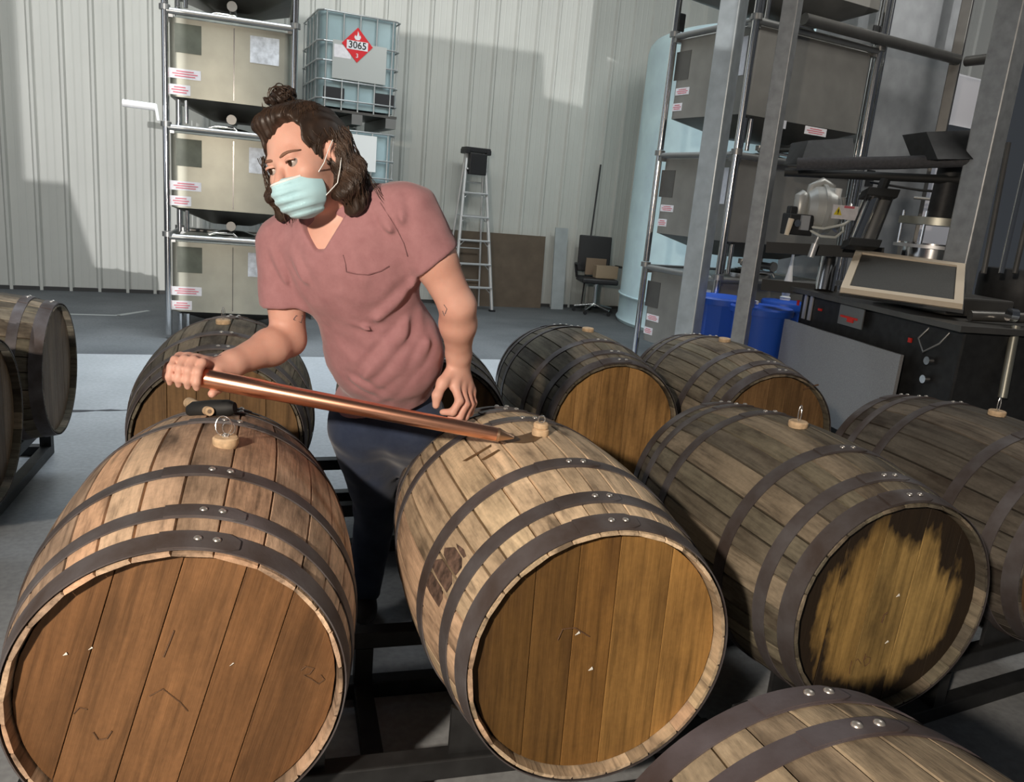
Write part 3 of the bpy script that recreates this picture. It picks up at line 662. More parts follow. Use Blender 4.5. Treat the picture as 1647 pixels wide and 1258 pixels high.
# ------------------------------------------------------------------ steel frame posts
def post(label, p, w_, mat, rz, z1=4.6, name='steel_post'):
    root = empty(name, (p[0], p[1], 0), rz); tag(root, label, 'post')
    b = MB(); b.box((0, 0, z1/2+.01), (w_, w_, z1-.02)); b.build('post_tube', mat, root, bevel=w_*.06)
    b = MB(); b.box((0, 0, .006), (w_*1.8, w_*1.8, .012)); b.build('base_plate', mat, root)
    for sx in (-1, 1):
        for sy in (-1, 1):
            b = MB(); b.tube([(sx*w_*.72, sy*w_*.72, .01), (sx*w_*.72, sy*w_*.72, .04)], .01, 6); b.build('anchor_bolt', M['rack'], root)
    return root
post('pale grey square steel post, leftmost of the frame posts', (2.80, 5.05), .140, M['post_pale'], .62)
post('slimmer grey steel post, second from the left, before the tote stack', (3.06, 4.78), .10, M['galv'], .66)
post('broad dark grey steel post near the right edge, rising behind the barrels', (3.84, 3.82), .145, M['galv'], .30)
p = loc2(2.28, 0, 0)
post('thin dark post far right with a bright edge, where the top rail turns', (p.x, p.y), .085, M['steel_dark'], .7)
# rails
def pipe(label, pts, r, mat, name='pipe', cat='pipe', n=14):
    b = MB(); b.tube(pts, r, n); return tag(b.build(name, mat, smooth=.9), label, cat)
pipe('dark top rail running right from the tote stack to the thin post', [loc2(.40, -.06, 2.90), loc2(2.22, -.06, 2.90)], .042, M['steel_dark'], 'top_rail', 'rail')
pipe('short dark rail turning toward the camera from the thin post', [loc2(2.32, -.07, 2.90), loc2(2.32, -1.6, 2.90)], .042, M['steel_dark'], 'side_rail', 'rail')
pipe('thick dark lagged pipe crossing behind the right hand posts', [at(1282, 264, 4.9), at(1440, 262, 4.7), at(1600, 256, 4.5)], .038, M['insul'], 'lagged_pipe')
pipe('black lower pipe just under the lagged pipe', [at(1262, 277, 5.1), at(1580, 291, 4.75)], .026, M['rubber'], 'lower_pipe')
pipe('thin cable under the lower pipe, far right', [at(1400, 293, 5.2), at(1480, 306, 5.0), at(1580, 314, 4.9)], .008, M['rubber'], 'cable', 'cable', 8)
pipe('thin grey cable below the black cable, far right', [at(1470, 318, 5.2), at(1580, 328, 5.0)], .010, M['cap'], 'cable', 'cable', 8)

# ------------------------------------------------------------------ upright stainless vessel behind, far right
sv = empty('steel_cabinet', loc2(1.72, .35, 0), RZ); tag(sv, 'tall grey steel vessel cabinet behind the thin post at upper right', 'cabinet')
b = MB(); b.box((.55, .4, 2.05), (.95, .8, 4.0)); b.build('cabinet_body', simple('cabinet_grey', (.30, .31, .32), .45, .2, 8, .12), sv, bevel=.02)
for x in (.0, .06, .12): b = MB(); b.tube([(x-.03, .0, .05), (x-.03, .0, 4.3)], .018, 10); b.build('edge_tube', M['chrome'] if x != .06 else M['steel'], sv, smooth=.9)
b = MB(); b.box((.2, -.005, 1.9), (.10, .01, .14)); b.build('dark_hatch', M['rack'], sv)
wp = empty('white_cabinet', loc2(2.62, .55, 0), RZ); tag(wp, 'off-white equipment panel with a steel band, seen between the right hand posts', 'cabinet')
b = MB(); b.box((.60, .3, 1.5), (.86, .5, 3.0)); b.build('cabinet_body', simple('cabinet_white', (.78, .76, .80), .5), wp, bevel=.02)
b = MB(); b.box((.60, .035, 2.46), (.87, .03, .12)); b.build('steel_band', M['chrome'], wp)
# dark hoods above the lagged pipe
for px0, px1, py0, py1, d, sk, lb in ((1490, 1604, 212, 256, 4.6, 18, 'black slanting hood above the lagged pipe at far right'), (1300, 1372, 226, 262, 5.1, -12, 'small dark slanting cover above the lagged pipe, left')):
    a, b1, c, e = at(px0, py0, d), at(px1, py0-4, d), at(px1, py1, d-.1), at(px0+sk, py1, d-.1)
    q = MB(); off = Vector((0.05, .25, 0)); q.add([a, b1, c, e, a+off, b1+off, c+off, e+off], [(0,1,2,3), (4,7,6,5), (0,4,5,1), (3,2,6,7), (0,3,7,4), (1,5,6,2)])
    tag(q.build('machine_hood', M['rack']), lb, 'hood')

# ------------------------------------------------------------------ pump with hoses, air cylinder
pu = empty('air_pump', at(1318, 338, 5.05), -.1); tag(pu, 'pale cast air pump with a warning sticker, in front of the middle tote', 'pump')
s = 5.05/1268
def L(px, py, dd=0.0):   # offset in metres from the pump centre, right and up, forward
    return Vector(((px-1318)*s, -dd, -(py-338)*s-(px-1318)*s*.1))
b = MB(); b.lathe([(.0001, -.10), (.11, -.10), (.145, -.06), (.150, -.012), (.162, -.012), (.162, .012), (.150, .012), (.145, .06), (.11, .10), (.0001, .10)], 32, (0, 0, 0), axis='Y')
b.v = [tuple(Matrix.Rotation(PI/2-.2, 3, 'Z')@Vector(v)) for v in b.v]; b.build('pump_chamber', M['pump'], pu, smooth=.6)
b = MB(); b.tube([L(1288, 318), L(1284, 322), L(1284, 356), L(1290, 362)], [.03, .045, .045, .03], 14); b.build('left_chamber', M['pump'], pu, smooth=.8)
b = MB(); b.tube([L(1295, 330), L(1298, 305), L(1315, 294), L(1335, 300)], .026, 12); b.build('manifold', M['pump'], pu, smooth=.9)
b = MB(); b.tube([L(1330, 302, .10), L(1328, 345, .10)], .022, 12); b.build('bright_tube', M['white'], pu, smooth=.9)
b = MB(); b.box(L(1338, 337, .16), (.17, .012, .085)); st_ = b.build('sticker', M['label'], pu)
b = MB(); c = L(1325, 337, .168); b.add([c+Vector((-.028, 0, -.024)), c+Vector((.028, 0, -.024)), c+Vector((0, 0, .028))], [(0, 1, 2)]); b.build('warning_triangle', M['yellow'], st_)
b = MB(); c = L(1325, 337, .1695); b.box(c, (.007, .001, .022)); b.box(c+Vector((0, 0, -.016)), (.007, .001, .005)); b.build('exclamation_mark', M['ink'], st_)
b = MB(); b.box(L(1343, 328, .168), (.07, .001, .014)); b.build('red_print', M['labelred'], st_)
b = MB(); b.box(L(1275, 368, .06), (.17, .10, .13)); b.box(L(1262, 348, .06), (.05, .05, .05)); b.build('regulator_block', M['rack'], pu, bevel=.008)
b = MB(); b.box(L(1279, 364, .12), (.055, .02, .09)); b.build('regulator_plate', M['alu'], pu)
b = MB(); b.lathe([(.0001, -.02), (.022, -.02), (.022, 0), (.0001, 0)], 18, tuple(L(1265, 367, .115)), axis='Y'); b.build('gauge', M['chrome'], pu, smooth=.7)
b = MB(); b.tube([L(1254, 362, .13), L(1250, 388, .13)], [.018, .014], 10); b.build('filter_bowl', M['cream'], pu, smooth=.9)
b = MB(); b.tube([L(1292, 368, .1), L(1312, 367, .12), L(1345, 355, .12), L(1372, 335, .1), L(1383, 310, .05), L(1385, 300, .0)], .009, 8); b.build('upper_hose', M['hose'], pu, smooth=.9)
b = MB(); b.tube([L(1290, 373, .1), L(1310, 379, .12), L(1335, 377, .12), L(1350, 365, .1), L(1354, 352, .06)], .009, 8); b.build('lower_hose', M['hose'], pu, smooth=.9)
b = MB(); b.tube([L(1310, 378, .1), L(1306, 392, .1)], .012, 8); b.tube([L(1306, 392, .1), L(1302, 414, .1)], .022, 8); b.build('drain_fitting', M['alu'], pu, smooth=.9)
b = MB(); b.tube([L(1335, 350, .0), L(1350, 362, .0), L(1356, 330, .0), L(1352, 312, .0)], .03, 10); b.build('rear_chamber', M['pump'], pu, smooth=.9)
# air cylinder
ac = empty('air_cylinder', at(1403, 350, 4.8), 0); tag(ac, 'slanting black and silver air cylinder pair right of the pump', 'cylinder')
b0 = at(1403, 350, 4.8)
def Q(px, py, d=4.8): return at(px, py, d)-b0
b = MB(); b.tube([Q(1377, 386), Q(1405, 318)], .036, 16); b.build('silver_barrel', M['chrome'], ac, smooth=.9)
b = MB(); b.tube([Q(1392, 392, 4.85), Q(1421, 320, 4.85)], .045, 16); b.build('dark_barrel', M['cap'], ac, smooth=.9)
b = MB(); b.tube([Q(1364, 385, 4.75), Q(1394, 314, 4.75)], .006, 6); b.tube([Q(1407, 392, 4.75), Q(1436, 318, 4.75)], .006, 6); b.build('tie_rod', M['rack'], ac)
ax = (Q(1405, 318)-Q(1377, 386)).normalized(); sx = (Q(1436, 318)-Q(1394, 314)).normalized()
for c in (Q(1414, 313), Q(1385, 393)):
    mm = Matrix((sx, ax.cross(sx).normalized(), ax)).transposed(); b = MB(); b.box(c, (.19, .12, .055), m=mm); b.build('end_block', M['rubber'], ac, bevel=.006)
b = MB(); b.tube([Q(1416, 310), Q(1424, 290)], .03, 10); b.build('mount', M['rubber'], ac)

# ------------------------------------------------------------------ lidded sieve, control box, grey side cabinet
lid = MB(); d1, d2 = 4.75, 4.35
pts = [at(1377, 401, 4.95), at(1553, 424, 4.55), at(1549, 489, 4.08), at(1352, 462, 4.45)]
ctr = sum(pts, Vector())/4; nrm = (pts[1]-pts[0]).cross(pts[3]-pts[0]).normalized()
if nrm.y > 0: nrm = -nrm
sl = empty('sieve_lid', ctr, 0); tag(sl, 'open grey screen lid with a cream gasket frame', 'lid')
P4 = [p_-ctr for p_ in pts]; inn = [p_*.86 for p_ in P4]
b = MB(); b.add(P4+inn+[p_-nrm*.03 for p_ in P4]+[p_-nrm*.03 for p_ in inn], [(i, (i+1) % 4, (i+1) % 4+4, i+4) for i in range(4)]+[(i+8, i+12, (i+1) % 4+12, (i+1) % 4+8) for i in range(4)]+[(i, i+8, (i+1) % 4+8, (i+1) % 4) for i in range(4)]+[(i+4, (i+1) % 4+4, (i+1) % 4+12, i+12) for i in range(4)])
b.build('gasket_frame', M['cream'], sl)
b = MB(); b.add([p_-nrm*.012 for p_ in inn]+[p_-nrm*.022 for p_ in inn], [(0,1,2,3), (7,6,5,4), (0,4,5,1), (1,5,6,2), (2,6,7,3), (3,7,4,0)]); b.build('screen', M['mesh'], sl)
b = MB(); b.add([p_*1.02-nrm*.032 for p_ in P4]+[p_*1.02-nrm*.05 for p_ in P4], [(0,1,2,3), (7,6,5,4), (0,4,5,1), (1,5,6,2), (2,6,7,3), (3,7,4,0)]); b.build('rim', M['chrome'], sl)
# sieve body: shallow steel tray under the lid
def slab(name, pts, thick, mat, label=None, cat=None, down=True, parent=None):
    b = MB(); n = len(pts); b.add([Vector(p_) for p_ in pts]+[Vector(p_)-Vector((0, 0, thick)) for p_ in pts], [tuple(range(n)), tuple(range(2*n-1, n-1, -1))]+[(i, i+n, (i+1) % n+n, (i+1) % n) for i in range(n)])
    o = b.build(name, mat, parent, bevel=.006)
    if label: tag(o, label, cat)
    return o
def ground(px, py, z):
    d = (at(px, py, 1)-Vector((0, 0, CH))); t = (z-CH)/d.z; return Vector((0, 0, CH))+d*t
mc = empty('filling_machine', (3.3, 4.1, 0), 0); tag(mc, 'low machine with clear fronted control bay and red marks, behind the far right barrels', 'machine')
o0 = Vector((3.3, 4.1, 0))
A0, A1 = ground(1262, 513, .80), ground(1449, 571, .80)       # top edge of the grey side sheet
dirv = (A1-A0).normalized(); side = Vector((-dirv.y, dirv.x, 0)); side = side if side.x > 0 else -side
def MP(u, v, z): return A0+dirv*u+side*v+Vector((0, 0, z-.80))-o0
LN = (A1-A0).length
b = MB(); b.add([MP(0, 0, .25), MP(LN, 0, .25), MP(LN, 0, .80), MP(0, 0, .80), MP(0, .02, .25), MP(LN, .02, .25), MP(LN, .02, .80), MP(0, .02, .80)], [(0,1,2,3), (4,7,6,5), (0,4,5,1), (3,2,6,7), (0,3,7,4), (1,5,6,2)]); b.build('side_sheet', M['sheet'], mc)
b = MB(); b.add([MP(.0, .10, .10), MP(LN+.30, .10, .10), MP(LN+.30, .10, .985), MP(.0, .10, .985), MP(0, .75, .10), MP(LN+.30, .75, .10), MP(LN+.30, .75, .985), MP(0, .75, .985)], [(0,1,2,3), (4,7,6,5), (0,4,5,1), (3,2,6,7), (0,3,7,4), (1,5,6,2)]); b.build('machine_body', M['rack'], mc, bevel=.01)
b = MB(); b.add([MP(-.05, .02, .99), MP(LN+.36, .02, .99), MP(LN+.36, .80, .99), MP(-.05, .80, .99), MP(-.05, .02, 1.02), MP(LN+.36, .02, 1.02), MP(LN+.36, .80, 1.02), MP(-.05, .80, 1.02)], [(0,1,2,3), (4,7,6,5), (0,4,5,1), (3,2,6,7), (0,3,7,4), (1,5,6,2)]); b.build('table_top', M['steel_dark'], mc)
b = MB(); b.box((0, 0, .06), (.62, .42, .10), m=Matrix.Rotation(math.atan2(dirv.y, dirv.x), 3, 'Z')); o = b.build('tray', M['steel_dark'], mc, bevel=.01); o.location = MP(LN*.75, .42, 1.02)
for u in (.06, .13): b = MB(); b.add([MP(u, .085, .82), MP(u+.03, .085, .82), MP(u+.03, .085, .98), MP(u, .085, .98), MP(u, .095, .82), MP(u+.03, .095, .82), MP(u+.03, .095, .98), MP(u, .095, .98)], [(0,1,2,3), (4,7,6,5), (0,4,5,1), (3,2,6,7), (0,3,7,4), (1,5,6,2)]); b.build('bright_bracket', M['alu'], mc)
def mq(name, u0, u1, z0, z1, v, mat): b = MB(); b.add([MP(u0, v, z0), MP(u1, v, z0), MP(u1, v, z1), MP(u0, v, z1), MP(u0, v+.008, z0), MP(u1, v+.008, z0), MP(u1, v+.008, z1), MP(u0, v+.008, z1)], [(0,1,2,3), (4,7,6,5), (0,4,5,1), (3,2,6,7), (0,3,7,4), (1,5,6,2)]); return b.build(name, mat, mc)
mq('clear_cover', LN*.42, LN*.62, .86, .98, .06, M['cap'])
mq('red_print', LN*.44, LN*.58, .905, .918, .055, M['red']); mq('red_print', LN*.50, LN*.55, .885, .905, .055, M['red'])
mq('red_print', LN*.19, LN*.22, .90, .915, .09, M['red']); mq('red_print', .0, .02, .90, .935, .07, M['red']); mq('red_print', LN*.93, LN*.95, .86, .885, .09, M['red'])
mq('red_cable_end', LN+.30, LN+.37, .44, .58, .07, M['red'])
for z in (.80, .70):
    b = MB(); c = MP(LN+.13, .085, z); b.tube([c, c-side*.03], .022, 16); b.build('round_boss', M['chrome'], mc, smooth=.8)
b = MB(); b.tube([MP(LN+.05, .12, .99), MP(LN+.02, .07, .9), MP(LN+.10, .05, .84), MP(LN+.18, .07, .9), MP(LN+.2, .12, .99)], .006, 8); b.build('loose_cable', M['cap'], mc, smooth=.9)

# blue bins
for i, (px, py, d, lb) in enumerate(((1163, 476, 5.85, 'blue plastic bin between the two left frame posts'), (1226, 492, 5.6, 'blue plastic bin just right of the second frame post'), (1262, 484, 6.0, 'blue plastic bin furthest right, under the pale nozzle'))):
    c = at(px, py, d); H0 = c.z+.01; r0 = .205 if i < 2 else .16
    root = empty('blue_bin', (c.x, c.y, 0)); tag(root, lb, 'bin', 'blue plastic bins')
    b = MB(); b.lathe([(.0001, 0), (r0*.86, 0), (r0*.88, .02), (r0*.97, H0-.10), (r0, H0-.06), (r0, H0-.03), (.0001, H0-.03)], 12 if i == 0 else 28); b.build('bin_body', M['blue'], root, smooth=.35)
    b = MB(); b.lathe([(r0*1.0, -.045), (r0*1.07, -.045), (r0*1.08, -.005), (r0*1.03, .008), (r0*.9, .0), (r0*.5, .016), (.0001, .018)], 28, (0, 0, H0-.02)); b.build('bin_lid', M['blue'], root, smooth=.6)
c = at(1262, 484, 6.0); BINTOP = c.z+.008
b = MB(); zb = BINTOP; b.lathe([(.0001, 0), (.038, 0), (.040, .02), (.028, .03), (.034, .08), (.034, .12), (.018, .22), (.010, .30), (.009, .42), (.0001, .42)], 20); o = b.build('nozzle', M['white'], smooth=.7); o.location = (c.x, c.y, zb)
o.rotation_euler = (0, .02, 0); tag(o, 'pale tapering plastic nozzle standing on a blue bin lid', 'nozzle')
c = at(1213, 489, 5.55); b = MB(); b.box((0, 0, .012), (.05, .03, .024)); tag(b.build('white_box', M['white'], loc=c), 'small white block lying on the middle blue bin lid', 'block')
# stout round leg and dark beam below the pump
pipe('stout shiny round leg below the pump, ending over the machine', [at(1338, 402, 5.25), at(1325, 468, 5.25)], .062, M['chrome'], 'round_leg', 'leg')
q = at(1237, 392, 5.3); pipe('dark beam carrying the pump', [at(1232, 398, 5.2), at(1420, 408, 5.0)], .050, M['rubber'], 'pump_beam', 'beam', 4)
pipe('dark lower beam behind the blue bins', [at(1225, 458, 5.5), at(1345, 470, 5.35)], .055, M['rubber'], 'lower_beam', 'beam', 4)
p = at(1516, 345, 5.9)
b = MB(); b.box((0, 0, (p.z+.35)/2), (.42, .03, p.z+.35)); tag(b.build('pale_panel', M['pale'], loc=(p.x, p.y, 0)), 'pale upright panel seen in slits behind the ringed vessel', 'panel').rotation_euler = (0, 0, RZ)
# drum mixer at the far right behind the broad post
mx = empty('ring_flange_vessel', at(1500, 400, 4.95)); tag(mx, 'ringed steel vessel neck behind the broad right post', 'vessel')
b = MB(); b.lathe([(.0001, -.09), (.20, -.09), (.20, .03), (.0001, .03)], 40); b.build('neck', M['chrome'], mx, smooth=.6)
b = MB(); b.lathe([(.0001, .0), (.225, .0), (.225, .045), (.0001, .045)], 40, (0, 0, .14)); b.build('flange', M['steel'], mx, smooth=.6)
b = MB(); b.lathe([(.0001, .0), (.23, .0), (.23, .02), (.0001, .02)], 40, (0, 0, .0)); b.build('flange', M['alu'], mx, smooth=.6)
for a in (2.6, 3.6, 4.6): b = MB(); b.tube([(.205*math.cos(a), .205*math.sin(a), .0), (.205*math.cos(a), .205*math.sin(a), .22)], .009, 8); b.build('clamp_bolt', M['chrome'], mx)
b = MB(); b.tube([(0, .0, .18), (0.02, 0, .62)], .075, 16); b.build('shaft_housing', M['rack'], mx, smooth=.9)
# right edge machinery
hp = empty('hopper', (4.35, 3.75, 0)); tag(hp, 'dark rounded hopper at the right edge behind the broad post', 'hopper')
hb = Vector((4.35, 3.75, 0)); c = at(1640, 478, 4.75)-hb
b = MB(); b.lathe([(.0001, -.17), (.12, -.17), (.21, -.11), (.24, .0), (.24, .12), (.22, .16), (.0001, .16)], 32, tuple(c)); b.build('hopper_shell', M['rack'], hp, smooth=.6)
b = MB(); b.tube([at(1560, 508, 4.1)-hb, at(1660, 512, 4.1)-hb], .028, 12); b.build('cross_pipe', M['steel_dark'], hp, smooth=.9)
b = MB(); b.tube([at(1634, 525, 4.0)-hb, at(1612, 640, 4.0)-hb], .022, 12); b.build('curved_leg', M['steel'], hp, smooth=.9)
b = MB(); b.tube([at(1618, 540, 4.1)-hb, Vector((at(1618, 540, 4.1).x, at(1618, 540, 4.1).y, .0))-hb], .04, 4); b.build('square_leg', M['steel_dark'], hp)
b = MB(); b.tube([at(1622, 506, 4.0)-hb, at(1634, 508, 4.0)-hb], .034, 14); b.build('coupling', M['chrome'], hp, smooth=.8)
pipe('thin bright rod slanting between the broad post and the right edge', [at(1548, 622, 4.4), at(1578, 592, 4.5)], .008, M['alu'], 'rod', 'rod', 8)
for i, (x0, x1, m_) in enumerate(((1640, 1618, 'chrome'), (1662, 1640, 'steel_dark'), (1604, 1590, 'steel_dark'))):
    pipe(['bright thin upright tube at the right edge', 'dark upright tube cut by the right edge', 'dark narrow upright tube just right of the broad post'][i], [at(x0+18, 230, 4.3), at(x1-8, 440, 4.3)], .014, M[m_], 'upright_tube', 'tube')
b = MB(); c = ground(1576, 634, .10); b.box((0, 0, .05), (.16, .10, .10)); tag(b.build('blue_cloth', simple('pale_blue_cloth', (.30, .42, .75), .7), loc=(c.x, c.y, 0), bevel=.02), 'pale blue bundle on the floor behind the broad post', 'cloth')

# ------------------------------------------------------------------ the man: distance fields meshed with surface nets
def smin(a, b, k):
    h = np.clip(0.5+0.5*(b-a)/k, 0, 1); return b*(1-h)+a*h-k*h*(1-h)
def smax(a, b, k): return -smin(-a, -b, k)
def A(v): return np.array(v, dtype=float)
def cone(p, a, b, r1, r2):
    a = A(a); b = A(b); ba = b-a; t = np.clip(((p-a)@ba)/(ba@ba), 0, 1)
    return np.linalg.norm(p-a-t[:, None]*ba, axis=1)-(r1+(r2-r1)*t)
def chain(p, pts, rs, k=0.012):
    d = None
    for i in range(len(pts)-1):
        e = cone(p, pts[i], pts[i+1], rs[i], rs[i+1]); d = e if d is None else smin(d, e, k)
    return d
def ell(p, c, r, Rm=None):
    q = p-A(c)
    if Rm is not None: q = q@Rm        # columns are local axes
    r = A(r); k0 = np.linalg.norm(q/r, axis=1)+1e-9; k1 = np.linalg.norm(q/(r*r), axis=1)+1e-9
    return k0*(k0-1)/k1
def mesh_sdf(name, fn, lo, hi, h, mat, parent=None, smooth_it=1):
    lo = A(lo); hi = A(hi); B = 8
    n = (np.ceil((hi-lo)/h/B).astype(int))*B
    nb = n//B
    gi = np.stack(np.meshgrid(*[np.arange(k) for k in nb], indexing='ij'), -1).reshape(-1, 3)
    cen = lo+(gi*B+B/2)*h
    dv = fn(cen); act = np.abs(dv) < B*h*0.5*1.74*1.35+0.012
    V = np.ones(tuple(nb), np.float32); V[:] = np.where(dv < 0, -1, 1).reshape(nb)
    V = np.repeat(np.repeat(np.repeat(V, B, 0), B, 1), B, 2)
    off = np.stack(np.meshgrid(*[np.arange(B)]*3, indexing='ij'), -1).reshape(-1, 3)
    ai = gi[act]
    for s in range(0, len(ai), 400):
        idx = (ai[s:s+400, None, :]*B+off[None]).reshape(-1, 3)
        V[idx[:, 0], idx[:, 1], idx[:, 2]] = fn(lo+idx*h)
    ins = V < 0
    cnt = np.zeros(tuple(np.array(V.shape)-1), np.int8)
    sh = [(a, b, c) for a in (0, 1) for b in (0, 1) for c in (0, 1)]
    S = V.shape
    for a, b, c in sh: cnt += ins[a:S[0]-1+a, b:S[1]-1+b, c:S[2]-1+c]
    cells = np.argwhere((cnt > 0) & (cnt < 8)); ids = -np.ones(cnt.shape, np.int64); ids[tuple(cells.T)] = np.arange(len(cells))
    vals = np.stack([V[cells[:, 0]+a, cells[:, 1]+b, cells[:, 2]+c] for a, b, c in sh], 1)
    acc = np.zeros((len(cells), 3)); num = np.zeros(len(cells))
    for i in range(8):
        for ax in range(3):
            if sh[i][ax] == 0:
                o = list(sh[i]); o[ax] = 1; j = sh.index(tuple(o)); va, vb = vals[:, i], vals[:, j]
                m = (va < 0) != (vb < 0); t = np.where(m, va/(va-vb+1e-12), 0)
                p = np.tile(A(sh[i]), (len(cells), 1)); p[:, ax] = t
                acc += p*m[:, None]; num += m
    P = lo+(cells+acc/num[:, None])*h
    F = []
    for ax in range(3):
        o1, o2 = [(1, 2), (2, 0), (0, 1)][ax]
        sl0 = [slice(None)]*3; sl1 = [slice(None)]*3; sl0[ax] = slice(0, S[ax]-1); sl1[ax] = slice(1, S[ax])
        i0, i1 = ins[tuple(sl0)], ins[tuple(sl1)]
        e = np.argwhere(i0 != i1); e = e[(e[:, o1] > 0) & (e[:, o2] > 0) & (e[:, o1] < S[o1]-1) & (e[:, o2] < S[o2]-1)]
        fl = i0[tuple(e.T)]
        def g(d1, d2):
            q = e.copy(); q[:, o1] -= d1; q[:, o2] -= d2; return ids[tuple(q.T)]
        qd = np.stack([g(1, 1), g(0, 1), g(0, 0), g(1, 0)], 1); qd[~fl] = qd[~fl][:, ::-1]; F.append(qd)
    F = np.concatenate(F)
    for _ in range(smooth_it):
        s_ = np.zeros_like(P); c_ = np.zeros(len(P))
        for i in range(4):
            a, b = F[:, i], F[:, (i+1) % 4]
            np.add.at(s_, a, P[b]); np.add.at(c_, a, 1); np.add.at(s_, b, P[a]); np.add.at(c_, b, 1)
        P = P*0.5+0.5*s_/c_[:, None]
    me = bpy.data.meshes.new(name); me.vertices.add(len(P)); me.vertices.foreach_set('co', P.astype(np.float32).ravel())
    me.loops.add(F.size); me.loops.foreach_set('vertex_index', F.astype(np.int32).ravel())
    me.polygons.add(len(F)); me.polygons.foreach_set('loop_start', np.arange(0, F.size, 4, dtype=np.int32)); me.polygons.foreach_set('loop_total', np.full(len(F), 4, np.int32))
    me.polygons.foreach_set('use_smooth', np.ones(len(F), bool)); me.update(calc_edges=True); me.validate()
    return put(name, me, mat, parent)
def snoise(p, s, seed=0):
    """cheap smooth pseudo noise"""
    q = p*s+seed*7.31
    return (np.sin(q[:, 0]*1.7+1.3*np.sin(q[:, 1]*1.1+2))+np.sin(q[:, 1]*1.9+1.2*np.sin(q[:, 2]*1.3+1))+np.sin(q[:, 2]*1.6+1.4*np.sin(q[:, 0]*1.2+4)))/3
def skin_mat():
    m, t, b = nt('skin')
    tc = N(t, 'ShaderNodeTexCoord'); n = N(t, 'ShaderNodeTexNoise'); n.inputs['Scale'].default_value = 9; n.inputs['Detail'].default_value = 6; t.links.new(tc.outputs['Object'], n.inputs['Vector'])
    r = ramp(t, n.outputs[0], [(0.3, (.60, .31, .235)), (0.7, (.72, .43, .34))]); t.links.new(r.outputs[0], b.inputs['Base Color'])
    b.inputs['Roughness'].default_value = .55; b.inputs['Subsurface Weight'].default_value = .12; b.inputs['Subsurface Radius'].default_value = (.02, .006, .004); b.inputs['Subsurface Scale'].default_value = .3
    n2 = N(t, 'ShaderNodeTexNoise'); n2.inputs['Scale'].default_value = 350; t.links.new(tc.outputs['Object'], n2.inputs['Vector'])
    bp = N(t, 'ShaderNodeBump'); bp.inputs['Strength'].default_value = .12; bp.inputs['Distance'].default_value = .002; t.links.new(n2.outputs[0], bp.inputs['Height']); t.links.new(bp.outputs[0], b.inputs['Normal'])
    return m
M['skin'] = skin_mat()
def cloth_mat(name, c0, c1, sc_n=30, fine=500):
    m, t, b = nt(name)
    tc = N(t, 'ShaderNodeTexCoord'); n = N(t, 'ShaderNodeTexNoise'); n.inputs['Scale'].default_value = sc_n; n.inputs['Detail'].default_value = 8; n.inputs['Roughness'].default_value = .7; t.links.new(tc.outputs['Object'], n.inputs['Vector'])
    r = ramp(t, n.outputs[0], [(0.3, c0), (0.7, c1)]); t.links.new(r.outputs[0], b.inputs['Base Color']); b.inputs['Roughness'].default_value = .9; b.inputs['Specular IOR Level'].default_value = .15
    b.inputs['Sheen Weight'].default_value = .2
    n2 = N(t, 'ShaderNodeTexNoise'); n2.inputs['Scale'].default_value = fine; t.links.new(tc.outputs['Object'], n2.inputs['Vector'])
    bp = N(t, 'ShaderNodeBump'); bp.inputs['Strength'].default_value = .15; bp.inputs['Distance'].default_value = .002; t.links.new(n2.outputs[0], bp.inputs['Height']); t.links.new(bp.outputs[0], b.inputs['Normal'])
    return m
M['shirt'] = cloth_mat('rose_jersey', (.31, .150, .160), (.38, .195, .205))
M['shirt_dark'] = cloth_mat('rose_jersey_seam', (.19, .085, .092), (.23, .11, .115))
M['jeans'] = cloth_mat('blue_denim', (.018, .028, .058), (.038, .052, .09), 12)
M['hair'] = simple('brown_hair', (.028, .016, .010), .5, 0, 30, .45)
M['hair2'] = simple('brown_hair_light', (.050, .029, .018), .45, 0, 30, .4)
M['mask'] = cloth_mat('aqua_mask', (.42, .68, .76), (.50, .75, .82), 15, 900)
M['mask_white'] = simple('mask_white', (.78, .82, .82), .8)
M['eyewhite'] = simple('eye_white', (.42, .37, .34), .3)
M['iris'] = simple('eye_iris', (.035, .018, .010), .2)
M['brow'] = simple('eyebrow', (.20, .105, .070), .8)
M['tattoo'] = simple('tattoo_ink', (.10, .075, .09), .7)
M['shoe'] = simple('dark_boot', (.03, .025, .02), .6)

SRr, ER, WR = A(at(455, 392, 1.97)), A(at(464, 546, 2.03)), A(at(354, 594, 1.84))
SLl, EL, WL = A(at(660, 342, 1.87)), A(at(736, 492, 1.95)), A(at(738, 584, 2.09))
NK, CHE, BEL, HIP = A(at(536, 352, 1.94)), A(at(568, 432, 1.96)), A(at(617, 562, 2.10)), A(at(622, 655, 2.26))
TT = NK-HIP; TT /= np.linalg.norm(TT)
TL = SLl-SRr; TL -= TT*(TL@TT); TL /= np.linalg.norm(TL); TF = np.cross(TL, TT)
TR = np.stack([TL, TF, TT], 1)
# head frame
f_, r_v, u_v = A(_f), A(_r), A(_u)
HC = A(at(495, 259, 1.80))
HF = -f_*.80-r_v*.47-u_v*.37; HF /= np.linalg.norm(HF)
HT_ = u_v*.965-r_v*.16; HT_ -= HF*(HT_@HF); HT_ /= np.linalg.norm(HT_)
HL = np.cross(HT_, HF); HM = np.stack([HF, HL, HT_], 1)     # columns F, L, T
def hw(F, L, T): return HC+HF*F+HL*L+HT_*T
